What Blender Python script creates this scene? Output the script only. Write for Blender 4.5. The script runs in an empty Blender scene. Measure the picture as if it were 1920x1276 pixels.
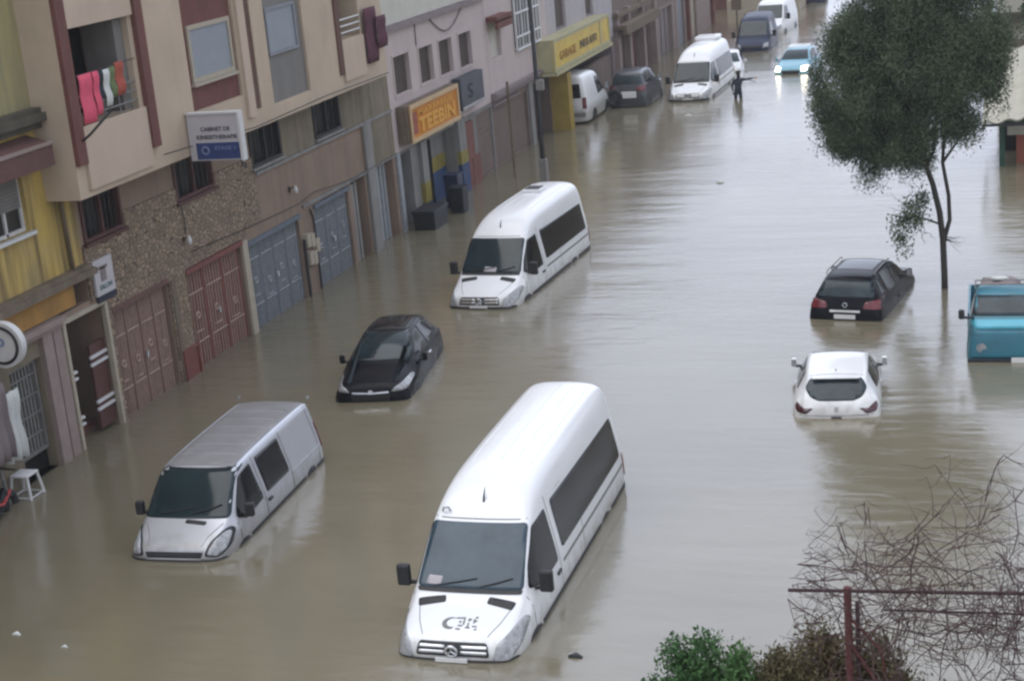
import bpy, bmesh, math, random
import numpy as np
from mathutils import Vector, Matrix
from mathutils.bvhtree import BVHTree
from math import sin, cos, pi, radians

# ------------------------------------------------------------------ camera, sky, sun, exposure
sc = bpy.context.scene
COL = sc.collection
camd = bpy.data.cameras.new("camera")
cam = bpy.data.objects.new("camera", camd); COL.objects.link(cam)
_r = Vector((0.95438105, 0.28536648, -0.08787935)); _u = Vector((0.00012055, 0.29394483, 0.95582238)); _f = Vector((-0.29859135, 0.91222936, -0.28050097))
M3 = Matrix((_r, _u, -_f)).transposed()
cam.matrix_world = Matrix.Translation((0, 0, 10.9376)) @ M3.to_4x4()
camd.sensor_width = 36; camd.lens = 57.46; camd.clip_start = 0.1; camd.clip_end = 2000
sc.camera = cam
sc.cycles.filter_width = 2.5
sc.cycles.use_adaptive_sampling = True
sc.cycles.adaptive_threshold = 0.02
sc.cycles.max_bounces = 6; sc.cycles.diffuse_bounces = 3; sc.cycles.glossy_bounces = 3; sc.cycles.volume_bounces = 0
sc.cycles.caustics_reflective = False; sc.cycles.caustics_refractive = False
SUN_EL, SUN_ROT = 72, 232
w = bpy.data.worlds.new("World"); sc.world = w; w.use_nodes = True
nt = w.node_tree; bg = nt.nodes["Background"]
sky = nt.nodes.new("ShaderNodeTexSky"); sky.sky_type = 'NISHITA'; sky.sun_disc = False
sky.sun_elevation = radians(SUN_EL); sky.sun_rotation = radians(SUN_ROT); sky.air_density = 2; sky.dust_density = 4
tc = nt.nodes.new("ShaderNodeTexCoord"); nz = nt.nodes.new("ShaderNodeTexNoise"); nz.inputs["Scale"].default_value = 2.2; nz.inputs["Detail"].default_value = 5
nt.links.new(tc.outputs["Generated"], nz.inputs["Vector"])
cr = nt.nodes.new("ShaderNodeValToRGB"); cr.color_ramp.elements[0].position = .3; cr.color_ramp.elements[1].position = .7
cr.color_ramp.elements[0].color = (7.7, 8.2, 9.6, 1); cr.color_ramp.elements[1].color = (10.2, 10.8, 12.3, 1)
mx = nt.nodes.new("ShaderNodeMix"); mx.data_type = 'RGBA'; mx.inputs[0].default_value = .9
nt.links.new(nz.outputs["Fac"], cr.inputs["Fac"]); nt.links.new(sky.outputs[0], mx.inputs[6]); nt.links.new(cr.outputs[0], mx.inputs[7])
dp = nt.nodes.new("ShaderNodeVectorMath"); dp.operation = 'DOT_PRODUCT'; dp.inputs[1].default_value = (.03, .905, .425)   # brighter, bluer break in the cloud low over the far end of the street
nt.links.new(tc.outputs["Generated"], dp.inputs[0])
mr = nt.nodes.new("ShaderNodeMapRange"); mr.inputs[1].default_value = .74; mr.inputs[2].default_value = .97; nt.links.new(dp.outputs["Value"], mr.inputs[0])
br_ = nt.nodes.new("ShaderNodeMix"); br_.data_type = 'RGBA'; nt.links.new(mr.outputs[0], br_.inputs[0]); nt.links.new(mx.outputs[2], br_.inputs[6]); br_.inputs[7].default_value = (12.6, 13.8, 16.8, 1)
nt.links.new(br_.outputs[2], bg.inputs["Color"]); bg.inputs["Strength"].default_value = 0.085
sl = bpy.data.lights.new("sun", 'SUN'); sun = bpy.data.objects.new("sun", sl); COL.objects.link(sun)
sl.energy = 1.0; sl.angle = radians(60); sl.color = (1, .97, .92)
az = radians(SUN_ROT); sd = Vector((sin(az) * cos(radians(SUN_EL)), cos(az) * cos(radians(SUN_EL)), sin(radians(SUN_EL))))
sun.rotation_euler = sd.to_track_quat('Z', 'Y').to_euler(); sun.location = (0, 0, 40)
sc.view_settings.view_transform = 'Standard'; sc.view_settings.look = 'None'; sc.view_settings.gamma = 1
sc.view_settings.exposure = 0.38; sc.view_settings.use_curve_mapping = False
random.seed(7)

# ------------------------------------------------------------------ materials
def _new(name):
    m = bpy.data.materials.new(name); m.use_nodes = True
    return m, m.node_tree, m.node_tree.nodes["Principled BSDF"]
def mat(name, col, rough=.7, var=.25, scale=3., metal=0., col2=None, bump=0., bscale=40., streak=0., coat=0., spec=.5, ior=None, dirt=None):
    """base colour broken up by noise, optional second colour patches, vertical weather streaks and bump"""
    m, t, p = _new(name); N = t.nodes; L = t.links
    co = N.new("ShaderNodeTexCoord").outputs["Object"]
    n1 = N.new("ShaderNodeTexNoise"); n1.inputs["Scale"].default_value = scale; n1.inputs["Detail"].default_value = 6; n1.inputs["Roughness"].default_value = .62
    L.new(co, n1.inputs["Vector"])
    rmp = N.new("ShaderNodeValToRGB"); e = rmp.color_ramp.elements; e[0].position = .32; e[1].position = .68
    c2 = col2 or tuple(c * (1 - var) for c in col)
    e[0].color = (*c2, 1); e[1].color = (*col, 1)
    L.new(n1.outputs["Fac"], rmp.inputs["Fac"]); out = rmp.outputs["Color"]
    if streak > 0:
        mp = N.new("ShaderNodeMapping"); mp.inputs["Scale"].default_value = (2.3, 2.3, .16); L.new(co, mp.inputs["Vector"])
        n2 = N.new("ShaderNodeTexNoise"); n2.inputs["Scale"].default_value = 1.6; n2.inputs["Detail"].default_value = 7; L.new(mp.outputs[0], n2.inputs["Vector"])
        r2 = N.new("ShaderNodeValToRGB"); r2.color_ramp.elements[0].position = .42; r2.color_ramp.elements[1].position = .66
        L.new(n2.outputs["Fac"], r2.inputs["Fac"])
        sc_ = N.new("ShaderNodeMath"); sc_.operation = 'MULTIPLY'; sc_.inputs[1].default_value = streak; L.new(r2.outputs["Color"], sc_.inputs[0])
        mm = N.new("ShaderNodeMix"); mm.data_type = 'RGBA'; L.new(sc_.outputs[0], mm.inputs[0]); L.new(out, mm.inputs[6])
        d = dirt or (.06, .05, .035); mm.inputs[7].default_value = (*d, 1); out = mm.outputs[2]
    L.new(out, p.inputs["Base Color"])
    p.inputs["Roughness"].default_value = rough; p.inputs["Metallic"].default_value = metal
    p.inputs["Coat Weight"].default_value = coat; p.inputs["Coat Roughness"].default_value = .12
    p.inputs["Specular IOR Level"].default_value = spec
    if ior: p.inputs["IOR"].default_value = ior
    if bump > 0:
        nb = N.new("ShaderNodeTexNoise"); nb.inputs["Scale"].default_value = bscale; nb.inputs["Detail"].default_value = 4; L.new(co, nb.inputs["Vector"])
        b = N.new("ShaderNodeBump"); b.inputs["Strength"].default_value = bump; b.inputs["Distance"].default_value = .03
        L.new(nb.outputs["Fac"], b.inputs["Height"]); L.new(b.outputs["Normal"], p.inputs["Normal"])
    return m
def paint(name, col, rough, metal, coat, mud=.55, var=.05):
    m = mat(name, col, rough, var, 2, metal=metal, coat=coat); t = m.node_tree; N = t.nodes; L = t.links; p = N["Principled BSDF"]; src = p.inputs["Base Color"].links[0].from_socket
    co = N.new("ShaderNodeTexCoord").outputs["Object"]; sp = N.new("ShaderNodeSeparateXYZ"); L.new(co, sp.inputs[0])
    nn = N.new("ShaderNodeTexNoise"); nn.inputs["Scale"].default_value = 5; nn.inputs["Detail"].default_value = 6; L.new(co, nn.inputs["Vector"])
    ad = N.new("ShaderNodeMath"); ad.operation = 'MULTIPLY_ADD'; ad.inputs[1].default_value = -.55; L.new(nn.outputs["Fac"], ad.inputs[0]); L.new(sp.outputs["Z"], ad.inputs[2])
    mr = N.new("ShaderNodeMapRange"); mr.inputs[1].default_value = .50; mr.inputs[2].default_value = .80; mr.inputs[3].default_value = mud; mr.inputs[4].default_value = .03; L.new(ad.outputs[0], mr.inputs[0])
    mm = N.new("ShaderNodeMix"); mm.data_type = 'RGBA'; L.new(mr.outputs[0], mm.inputs[0]); L.new(src, mm.inputs[6]); mm.inputs[7].default_value = (.22, .19, .14, 1); L.new(mm.outputs[2], p.inputs["Base Color"]); return m
def emit(name, col, s):
    m, t, p = _new(name); p.inputs["Base Color"].default_value = (*col, 1); p.inputs["Emission Color"].default_value = (*col, 1); p.inputs["Emission Strength"].default_value = s
    return m
def stone_mat(name, c1, c2, c3):
    m, t, p = _new(name); N = t.nodes; L = t.links
    co = N.new("ShaderNodeTexCoord").outputs["Object"]
    mp = N.new("ShaderNodeMapping"); mp.inputs["Scale"].default_value = (1, 1, 1.5); L.new(co, mp.inputs["Vector"])
    v = N.new("ShaderNodeTexVoronoi"); v.inputs["Scale"].default_value = 5.5; L.new(mp.outputs[0], v.inputs["Vector"])
    v2 = N.new("ShaderNodeTexVoronoi"); v2.feature = 'DISTANCE_TO_EDGE'; v2.inputs["Scale"].default_value = 5.5; L.new(mp.outputs[0], v2.inputs["Vector"])
    r = N.new("ShaderNodeValToRGB"); r.color_ramp.elements[0].color = (*c1, 1); r.color_ramp.elements[1].color = (*c2, 1)
    sep = N.new("ShaderNodeSeparateColor"); L.new(v.outputs["Color"], sep.inputs[0]); L.new(sep.outputs[0], r.inputs["Fac"])
    lt = N.new("ShaderNodeMath"); lt.operation = 'LESS_THAN'; lt.inputs[1].default_value = .055; L.new(v2.outputs["Distance"], lt.inputs[0])
    mm = N.new("ShaderNodeMix"); mm.data_type = 'RGBA'; L.new(lt.outputs[0], mm.inputs[0]); L.new(r.outputs[0], mm.inputs[6]); mm.inputs[7].default_value = (*c3, 1)
    L.new(mm.outputs[2], p.inputs["Base Color"]); p.inputs["Roughness"].default_value = .85
    b = N.new("ShaderNodeBump"); b.inputs["Strength"].default_value = .8; b.inputs["Distance"].default_value = .03; L.new(v2.outputs["Distance"], b.inputs["Height"]); L.new(b.outputs["Normal"], p.inputs["Normal"])
    return m
def water_mat():
    m, t, p = _new("muddy_water"); N = t.nodes; L = t.links
    co = N.new("ShaderNodeTexCoord").outputs["Object"]
    n1 = N.new("ShaderNodeTexNoise"); n1.inputs["Scale"].default_value = .16; n1.inputs["Detail"].default_value = 5; L.new(co, n1.inputs["Vector"])
    r = N.new("ShaderNodeValToRGB"); r.color_ramp.elements[0].position = .3; r.color_ramp.elements[1].position = .72
    r.color_ramp.elements[0].color = (.148, .130, .086, 1); r.color_ramp.elements[1].color = (.195, .173, .120, 1)
    L.new(n1.outputs["Fac"], r.inputs["Fac"]); L.new(r.outputs[0], p.inputs["Base Color"])
    p.inputs["Roughness"].default_value = .13; p.inputs["IOR"].default_value = 2.0
    # ripples: fine wind ripple lying across the street plus broad slow swells, both weaker in sheltered patches
    mp = N.new("ShaderNodeMapping"); mp.inputs["Scale"].default_value = (.62, 1.35, 1); mp.inputs["Rotation"].default_value = (0, 0, radians(8)); L.new(co, mp.inputs["Vector"])
    a = N.new("ShaderNodeTexNoise"); a.inputs["Scale"].default_value = 2.4; a.inputs["Detail"].default_value = 6; a.inputs["Roughness"].default_value = .6; a.inputs["Distortion"].default_value = .5; L.new(mp.outputs[0], a.inputs["Vector"])
    mp2 = N.new("ShaderNodeMapping"); mp2.inputs["Scale"].default_value = (.1, .55, 1); mp2.inputs["Rotation"].default_value = (0, 0, radians(-9)); L.new(co, mp2.inputs["Vector"])
    bb = N.new("ShaderNodeTexNoise"); bb.inputs["Scale"].default_value = .9; bb.inputs["Detail"].default_value = 3; L.new(mp2.outputs[0], bb.inputs["Vector"])
    g = N.new("ShaderNodeTexNoise"); g.inputs["Scale"].default_value = .07; g.inputs["Detail"].default_value = 3; L.new(co, g.inputs["Vector"])
    gm = N.new("ShaderNodeMapRange"); gm.inputs[1].default_value = .38; gm.inputs[2].default_value = .62; gm.inputs[3].default_value = .35; gm.inputs[4].default_value = 1.0; L.new(g.outputs["Fac"], gm.inputs[0])
    b1 = N.new("ShaderNodeBump"); b1.inputs["Distance"].default_value = .05; L.new(a.outputs["Fac"], b1.inputs["Height"])
    k = N.new("ShaderNodeMath"); k.operation = 'MULTIPLY'; k.inputs[1].default_value = .34; L.new(gm.outputs[0], k.inputs[0]); L.new(k.outputs[0], b1.inputs["Strength"])
    b2 = N.new("ShaderNodeBump"); b2.inputs["Distance"].default_value = .3; b2.inputs["Strength"].default_value = .17; L.new(bb.outputs["Fac"], b2.inputs["Height"])
    L.new(b1.outputs["Normal"], b2.inputs["Normal"]); L.new(b2.outputs["Normal"], p.inputs["Normal"])
    return m
def leaf_mat(name, c1, c2):
    m, t, p = _new(name); N = t.nodes; L = t.links
    co = N.new("ShaderNodeTexCoord").outputs["Object"]
    n1 = N.new("ShaderNodeTexNoise"); n1.inputs["Scale"].default_value = 1.6; n1.inputs["Detail"].default_value = 8; n1.inputs["Roughness"].default_value = .6; L.new(co, n1.inputs["Vector"])
    r = N.new("ShaderNodeValToRGB"); r.color_ramp.elements[0].position = .35; r.color_ramp.elements[1].position = .65
    r.color_ramp.elements[0].color = (*c1, 1); r.color_ramp.elements[1].color = (*c2, 1); L.new(n1.outputs["Fac"], r.inputs["Fac"]); L.new(r.outputs[0], p.inputs["Base Color"])
    p.inputs["Roughness"].default_value = .75; p.inputs["Specular IOR Level"].default_value = .08
    return m

MT = {}
MT['water'] = water_mat()
MT['white'] = paint('white_paint', (.80, .81, .83), .3, 0, .5)
MT['silver'] = paint('silver_paint', (.52, .53, .575), .32, .4, .5, .5, .08)
MT['silver_roof'] = mat('dusty_silver_roof', (.27, .265, .27), .5, .25, 2.5, metal=.2)
MT['black'] = mat('black_paint', (.006, .007, .011), .25, .3, 3, spec=.10, coat=.04)
MT['navy'] = mat('dark_blue_paint', (.020, .028, .065), .4, .3, 3, spec=.2, coat=.05)
MT['turq'] = mat('turquoise_paint', (.03, .19, .26), .4, .25, 2.5, coat=.2, col2=(.03, .13, .18))
MT['sky'] = mat('light_blue_paint', (.16, .40, .52), .35, .2, 3, coat=.4)
MT['grey_car'] = mat('dark_grey_paint', (.05, .055, .065), .35, .2, 3, coat=.4)
MT['glass'] = mat('tinted_glass', (.006, .014, .018), .07, .5, 1.3, col2=(.014, .032, .040), spec=.42)
MT['glass_blue'] = mat('blue_grey_glass', (.022, .045, .066), .10, .5, 2.0, col2=(.045, .075, .10), spec=.5)
MT['glass_black'] = mat('black_glass', (.012, .012, .016), .12, .4, 1.5, spec=.35)
MT['glass_grey'] = mat('wet_grey_glass', (.04, .06, .07), .15, .5, 2.2, col2=(.02, .03, .035), spec=.35)
MT['trim'] = mat('dark_plastic', (.018, .018, .021), .5, .3, 8)
MT['chrome'] = mat('chrome', (.75, .76, .78), .18, .1, 4, metal=.8)
MT['lamp'] = mat('lamp_glass', (.42, .43, .45), .12, .5, 12, spec=.8, coat=.6)
MT['red_lamp'] = mat('red_lamp_glass', (.16, .012, .02), .15, .4, 6, coat=.6)
MT['dark_red_lamp'] = mat('dark_red_lamp_glass', (.06, .008, .015), .15, .4, 6, coat=.6)
MT['plate'] = mat('number_plate', (.75, .75, .74), .4, .05, 5)
MT['beige'] = mat('beige_render', (.53, .425, .32), .85, .16, .8, streak=.10, dirt=(.24, .19, .14), bump=.15)
MT['beige_panel'] = mat('pale_beige_render', (.54, .43, .335), .85, .12, 1.0, streak=.10, dirt=(.25, .20, .15), bump=.1)
MT['pinkgrey'] = mat('pinkish_brown_render', (.28, .20, .148), .9, .18, 1.2, streak=.3, dirt=(.14, .12, .10), bump=.25)
MT['maroon'] = mat('maroon_render', (.17, .062, .052), .85, .22, 2, streak=.2)
MT['darkstrip'] = mat('dark_brown_render', (.13, .065, .048), .85, .25, 2)
MT['greypanel'] = mat('grey_render', (.20, .19, .178), .85, .14, 1.5, streak=.2)
MT['shutter'] = mat('grey_blue_shutter', (.30, .33, .37), .55, .1, 2)
MT['shutter2'] = mat('slate_shutter', (.22, .235, .265), .55, .12, 2)
MT['stone'] = stone_mat('rough_stone_cladding', (.18, .13, .088), (.33, .245, .17), (.085, .062, .045))
MT['yellow'] = mat('stained_yellow_render', (.54, .38, .09), .85, .3, .9, streak=1.0, dirt=(.17, .12, .05), bump=.25, col2=(.40, .31, .14))
MT['yellow_upper'] = mat('mossy_yellow_render', (.38, .33, .15), .88, .3, .7, streak=.8, dirt=(.20, .19, .14), bump=.2, col2=(.27, .255, .16))
MT['orange'] = mat('faded_orange_board', (.42, .22, .05), .7, .25, 2, streak=.3)
MT['ledge'] = mat('weathered_ledge', (.20, .155, .11), .85, .3, 3, streak=.4)
MT['darkledge'] = mat('dark_wet_ledge', (.10, .088, .065), .8, .4, 3)
MT['pinkledge'] = mat('pinkish_ledge', (.30, .235, .215), .85, .2, 3)
MT['greybrown'] = mat('grey_brown_render', (.24, .20, .14), .9, .25, 1.5, streak=.4)
MT['awning'] = mat('brown_red_awning', (.13, .062, .055), .8, .25, 4)
MT['redgate'] = mat('brick_red_metal', (.20, .062, .048), .6, .25, 5)
MT['browngate'] = mat('brown_red_metal', (.145, .070, .058), .6, .25, 5)
MT['goldbar'] = mat('worn_pale_bars', (.42, .29, .24), .55, .3, 8)
MT['bluegate'] = mat('grey_blue_metal', (.13, .155, .19), .6, .25, 4)
MT['bluebar'] = mat('pale_grey_bars', (.34, .36, .39), .55, .3, 8)
MT['steel'] = mat('weathered_steel', (.21, .205, .195), .6, .3, 6)
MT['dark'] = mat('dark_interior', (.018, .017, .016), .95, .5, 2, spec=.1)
MT['darkwin'] = mat('dark_window_pane', (.030, .028, .026), .35, .5, 3, spec=.3)
MT['brownwin'] = mat('brown_window_blind', (.10, .078, .066), .8, .3, 8)
MT['frame'] = mat('cream_frame', (.42, .37, .29), .7, .15, 5)
MT['redframe'] = mat('dark_red_frame', (.10, .04, .035), .7, .2, 5)
MT['whiteframe'] = mat('white_frame', (.62, .62, .62), .6, .1, 5)
MT['pinkwall'] = mat('pale_pinkish_render', (.55, .47, .455), .85, .12, 1.0, streak=.15, dirt=(.33, .28, .27), bump=.1)
MT['palegreen'] = mat('pale_green_grey_render', (.58, .565, .50), .85, .12, 1.5, streak=.15, dirt=(.35, .33, .29))
MT['lilac'] = mat('lilac_grey_render', (.46, .43, .45), .85, .12, 1.2, streak=.2, dirt=(.2, .18, .19), bump=.1)
MT['lilac2'] = mat('mauve_render', (.26, .215, .22), .85, .12, 1.2, streak=.25)
MT['brownwall'] = mat('brown_shutter_metal', (.195, .145, .125), .8, .2, 1.0, streak=.3, dirt=(.15, .10, .085))
MT['brickred'] = mat('brick_red_render', (.21, .085, .07), .8, .3, 2)
MT['col_grey'] = mat('grey_column_paint', (.27, .265, .255), .8, .2, 2, streak=.3)
MT['signyellow'] = mat('yellow_sign_face', (.66, .50, .07), .5, .2, 1.5, col2=(.56, .37, .07))
MT['signyedge'] = mat('pale_yellow_trim', (.45, .42, .25), .6, .2, 3)
MT['signorange'] = mat('orange_sign_face', (.56, .17, .012), .5, .2, 3, col2=(.50, .22, .01))
MT['signgold'] = mat('gold_sign_letters', (.75, .38, .06), .5, .15, 5)
MT['signcream'] = mat('cream_sign_trim', (.58, .42, .24), .55, .15, 3)
MT['signgrey'] = mat('dark_grey_sign_face', (.06, .065, .085), .5, .3, 2)
MT['signwhite'] = mat('white_sign_face', (.50, .48, .50), .6, .08, 3)
MT['signblue'] = mat('blue_sign_face', (.035, .06, .19), .5, .25, 4)
MT['ink'] = mat('dark_ink', (.05, .055, .075), .6, .2, 5)
MT['paleink'] = mat('pale_blue_ink', (.22, .27, .42), .6, .2, 5)
MT['teal'] = mat('teal_ink', (.04, .12, .13), .6, .2, 5)
MT['yellowpaint'] = mat('yellow_painted_band', (.28, .235, .05), .6, .3, 3)
MT['bluepaint'] = mat('blue_painted_band', (.03, .065, .16), .6, .25, 3)
MT['darkblue'] = mat('dark_blue_metal', (.006, .009, .016), .5, .3, 3)
MT['pillar_y'] = mat('ochre_yellow_pillar', (.40, .28, .06), .7, .3, 2)
MT['green'] = mat('dark_green_paint', (.02, .08, .055), .6, .3, 3)
MT['roof'] = mat('cream_corrugated_roof', (.44, .42, .34), .7, .2, 2)
MT['redbox'] = mat('orange_red_panel', (.33, .09, .05), .6, .2, 3)
MT['mblue'] = mat('navy_cloth', (.03, .035, .055), .9, .3, 6)
MT['cloth_pink'] = mat('pink_cloth', (.72, .10, .17), .9, .15, 6)
MT['cloth_red'] = mat('orange_red_cloth', (.42, .09, .06), .9, .25, 9)
MT['cloth_white'] = mat('white_cloth', (.60, .62, .60), .9, .1, 6)
MT['cloth_green'] = mat('olive_green_cloth', (.14, .19, .08), .9, .2, 6)
MT['cloth_maroon'] = mat('dark_maroon_cloth', (.11, .035, .055), .95, .35, 5)
MT['skin'] = mat('skin', (.32, .19, .13), .6, .1, 5)
MT['hair'] = mat('black_hair', (.01, .009, .008), .7, .2, 9)
MT['bark'] = mat('dark_wet_bark', (.055, .048, .042), .9, .35, 9, bump=.4)
MT['twig'] = mat('bare_vine_bark', (.085, .050, .050), .9, .45, 4)
MT['rust'] = mat('rusty_red_metal', (.13, .038, .038), .8, .35, 5)
MT['rustbar'] = mat('dark_rusty_bar', (.050, .024, .028), .8, .35, 5)
MT['leaf'] = leaf_mat('dark_tree_leaves', (.040, .062, .040), (.13, .17, .10))
MT['leaf_bush'] = leaf_mat('fresh_green_leaves', (.03, .075, .03), (.085, .16, .06))
MT['leaf_brown'] = leaf_mat('olive_brown_leaves', (.075, .075, .035), (.15, .12, .07))
MT['wire'] = mat('black_cable', (.03, .03, .03), .7, .2, 5)
MT['headlight'] = emit('lit_headlight', (1, .90, .66), 8)
MT['red_plastic'] = mat('red_plastic', (.35, .02, .02), .4, .2, 5)

# ------------------------------------------------------------------ mesh helpers
ORG = {}
def tag(o, label=None, cat=None, group=None, kind=None):
    if label: o['label'] = label
    if cat: o['category'] = cat
    if group: o['group'] = group
    if kind: o['kind'] = kind
    return o
def empty(name, loc, label, cat, group=None, rz=0):
    o = bpy.data.objects.new(name, None); COL.objects.link(o); o.location = loc; o.rotation_euler = (0, 0, rz); o.empty_display_size = .3
    ORG[o.name] = Vector(loc) if rz == 0 else Vector((0, 0, 0))
    return tag(o, label, cat, group)
class MB:
    def __init__(s): s.v = []; s.f = []
    def quad(s, a, b, c, d):
        n = len(s.v); s.v += [tuple(a), tuple(b), tuple(c), tuple(d)]; s.f.append((n, n + 1, n + 2, n + 3)); return s
    def box(s, x0, x1, y0, y1, z0, z1):
        n = len(s.v)
        s.v += [(x0, y0, z0), (x1, y0, z0), (x1, y1, z0), (x0, y1, z0), (x0, y0, z1), (x1, y0, z1), (x1, y1, z1), (x0, y1, z1)]
        s.f += [(n, n + 3, n + 2, n + 1), (n + 4, n + 5, n + 6, n + 7), (n, n + 1, n + 5, n + 4), (n + 1, n + 2, n + 6, n + 5), (n + 2, n + 3, n + 7, n + 6), (n + 3, n, n + 4, n + 7)]
        return s
    def obox(s, c, a, b, d):
        """box with centre c and half-vectors a,b,d"""
        c, a, b, d = map(Vector, (c, a, b, d)); n = len(s.v)
        for k in (-1, 1):
            for i, j in ((-1, -1), (1, -1), (1, 1), (-1, 1)): s.v.append(tuple(c + a * i + b * j + d * k))
        s.f += [(n, n + 3, n + 2, n + 1), (n + 4, n + 5, n + 6, n + 7), (n, n + 1, n + 5, n + 4), (n + 1, n + 2, n + 6, n + 5), (n + 2, n + 3, n + 7, n + 6), (n + 3, n, n + 4, n + 7)]
        return s
    def tube(s, pts, r, k=8, cap=True):
        pts = [Vector(p) for p in pts]; R = r if isinstance(r, (list, tuple)) else [r] * len(pts); n0 = len(s.v); up = None
        for i, p in enumerate(pts):
            t = (pts[min(i + 1, len(pts) - 1)] - pts[max(i - 1, 0)]).normalized()
            if up is None: up = Vector((0, 0, 1)) if abs(t.z) < .9 else Vector((1, 0, 0))
            a = t.cross(up); a = a.normalized() if a.length > 1e-5 else Vector((1, 0, 0)); b = a.cross(t).normalized(); up = b
            for j in range(k):
                q = 2 * pi * j / k; s.v.append(tuple(p + (a * cos(q) + b * sin(q)) * R[i]))
        for i in range(len(pts) - 1):
            for j in range(k):
                A = n0 + i * k + j; B = n0 + i * k + (j + 1) % k; s.f.append((A, B, B + k, A + k))
        if cap:
            s.f.append(tuple(n0 + j for j in range(k - 1, -1, -1))); m = n0 + (len(pts) - 1) * k; s.f.append(tuple(m + j for j in range(k)))
        return s
    def cyl(s, p0, p1, r, k=20): return s.tube([p0, p1], r, k)
    def torus(s, c, ax, R, r, K=28, k=10):
        c = Vector(c); ax = Vector(ax).normalized(); a = ax.orthogonal().normalized(); b = ax.cross(a); n0 = len(s.v)
        for i in range(K):
            q = 2 * pi * i / K; d = a * cos(q) + b * sin(q)
            for j in range(k):
                w_ = 2 * pi * j / k; s.v.append(tuple(c + d * (R + r * cos(w_)) + ax * r * sin(w_)))
        for i in range(K):
            for j in range(k):
                A = n0 + i * k + j; B = n0 + i * k + (j + 1) % k; C_ = n0 + ((i + 1) % K) * k + (j + 1) % k; D = n0 + ((i + 1) % K) * k + j
                s.f.append((A, B, C_, D))
        return s
    def add(s, o):
        n = len(s.v); s.v += o.v; s.f += [tuple(i + n for i in f) for f in o.f]; return s
    def build(s, name, m, parent=None, smooth=False, bevel=0., world=True):
        off = Vector((0, 0, 0))
        if parent is not None and world: off = ORG.get(parent.name, Vector((0, 0, 0)))
        me = bpy.data.meshes.new(name); me.from_pydata([tuple(Vector(v) - off) for v in s.v], [], s.f); me.update()
        me.materials.append(m if not isinstance(m, str) else MT[m])
        if smooth: me.shade_smooth()
        o = bpy.data.objects.new(name, me); COL.objects.link(o)
        if parent is not None: o.parent = parent
        ORG[o.name] = off
        if bevel:
            b = o.modifiers.new("bevel", 'BEVEL'); b.width = bevel; b.segments = 2; b.limit_method = 'ANGLE'; b.harden_normals = False
        return o
def part(mb, name, m, parent, **k): return mb.build(name, m, parent, **k)

def facade(y0, y1, z0, z1, x, holes, depth=.25, back=8., top=True):
    """front wall in the plane X=x facing +X with real openings and reveals, closed to a block behind"""
    m = MB(); ys = sorted({y0, y1, *[h[0] for h in holes], *[h[1] for h in holes]}); zs = sorted({z0, z1, *[h[2] for h in holes], *[h[3] for h in holes]})
    ys = [y for y in ys if y0 <= y <= y1]; zs = [z for z in zs if z0 <= z <= z1]
    for a, b in zip(ys, ys[1:]):
        for c, d in zip(zs, zs[1:]):
            cy, cz = (a + b) / 2, (c + d) / 2
            if any(h[0] < cy < h[1] and h[2] < cz < h[3] for h in holes): continue
            m.quad((x, a, c), (x, b, c), (x, b, d), (x, a, d))
    md = depth
    for h in holes:
        dd = h[4] if len(h) > 4 else depth; md = max(md, dd); a, b, c, d = h[:4]; xi = x - dd
        m.quad((x, a, c), (xi, a, c), (xi, b, c), (x, b, c)); m.quad((x, a, d), (x, b, d), (xi, b, d), (xi, a, d))
        m.quad((x, a, c), (x, a, d), (xi, a, d), (xi, a, c)); m.quad((x, b, c), (xi, b, c), (xi, b, d), (x, b, d))
    xb = x - md - .02; xe = x - max(back, md + .5)
    m.quad((xe, y0, z0), (xe, y0, z1), (xe, y1, z1), (xe, y1, z0)); m.quad((x, y0, z0), (x, y0, z1), (xe, y0, z1), (xe, y0, z0)); m.quad((x, y1, z0), (xe, y1, z0), (xe, y1, z1), (x, y1, z1))
    m.quad((x, y0, z1), (x, y1, z1), (xe, y1, z1), (xe, y0, z1)); m.quad((x, y0, z0), (xe, y0, z0), (xe, y1, z0), (x, y1, z0))
    return m
def slats(x, y0, y1, z0, z1, n, d=.02):
    m = MB().box(x - .03, x, y0, y1, z0, z1); h = (z1 - z0) / n
    for i in range(n): m.box(x, x + d, y0 + .01, y1 - .01, z0 + h * i + .15 * h, z0 + h * (i + 1) - .15 * h)
    return m
def ribs(x, y0, y1, z0, z1, n, d=.02, fill=.6):
    m = MB().box(x - .03, x, y0, y1, z0, z1); h = (y1 - y0) / n
    for i in range(n): m.box(x, x + d, y0 + h * (i + .5 - fill / 2), y0 + h * (i + .5 + fill / 2), z0 + .01, z1 - .01)
    return m
def frame(x0, x1, y0, y1, z0, z1, t):
    return MB().box(x0, x1, y0, y0 + t, z0, z1).box(x0, x1, y1 - t, y1, z0, z1).box(x0, x1, y0 + t, y1 - t, z0, z0 + t).box(x0, x1, y0 + t, y1 - t, z1 - t, z1)
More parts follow.
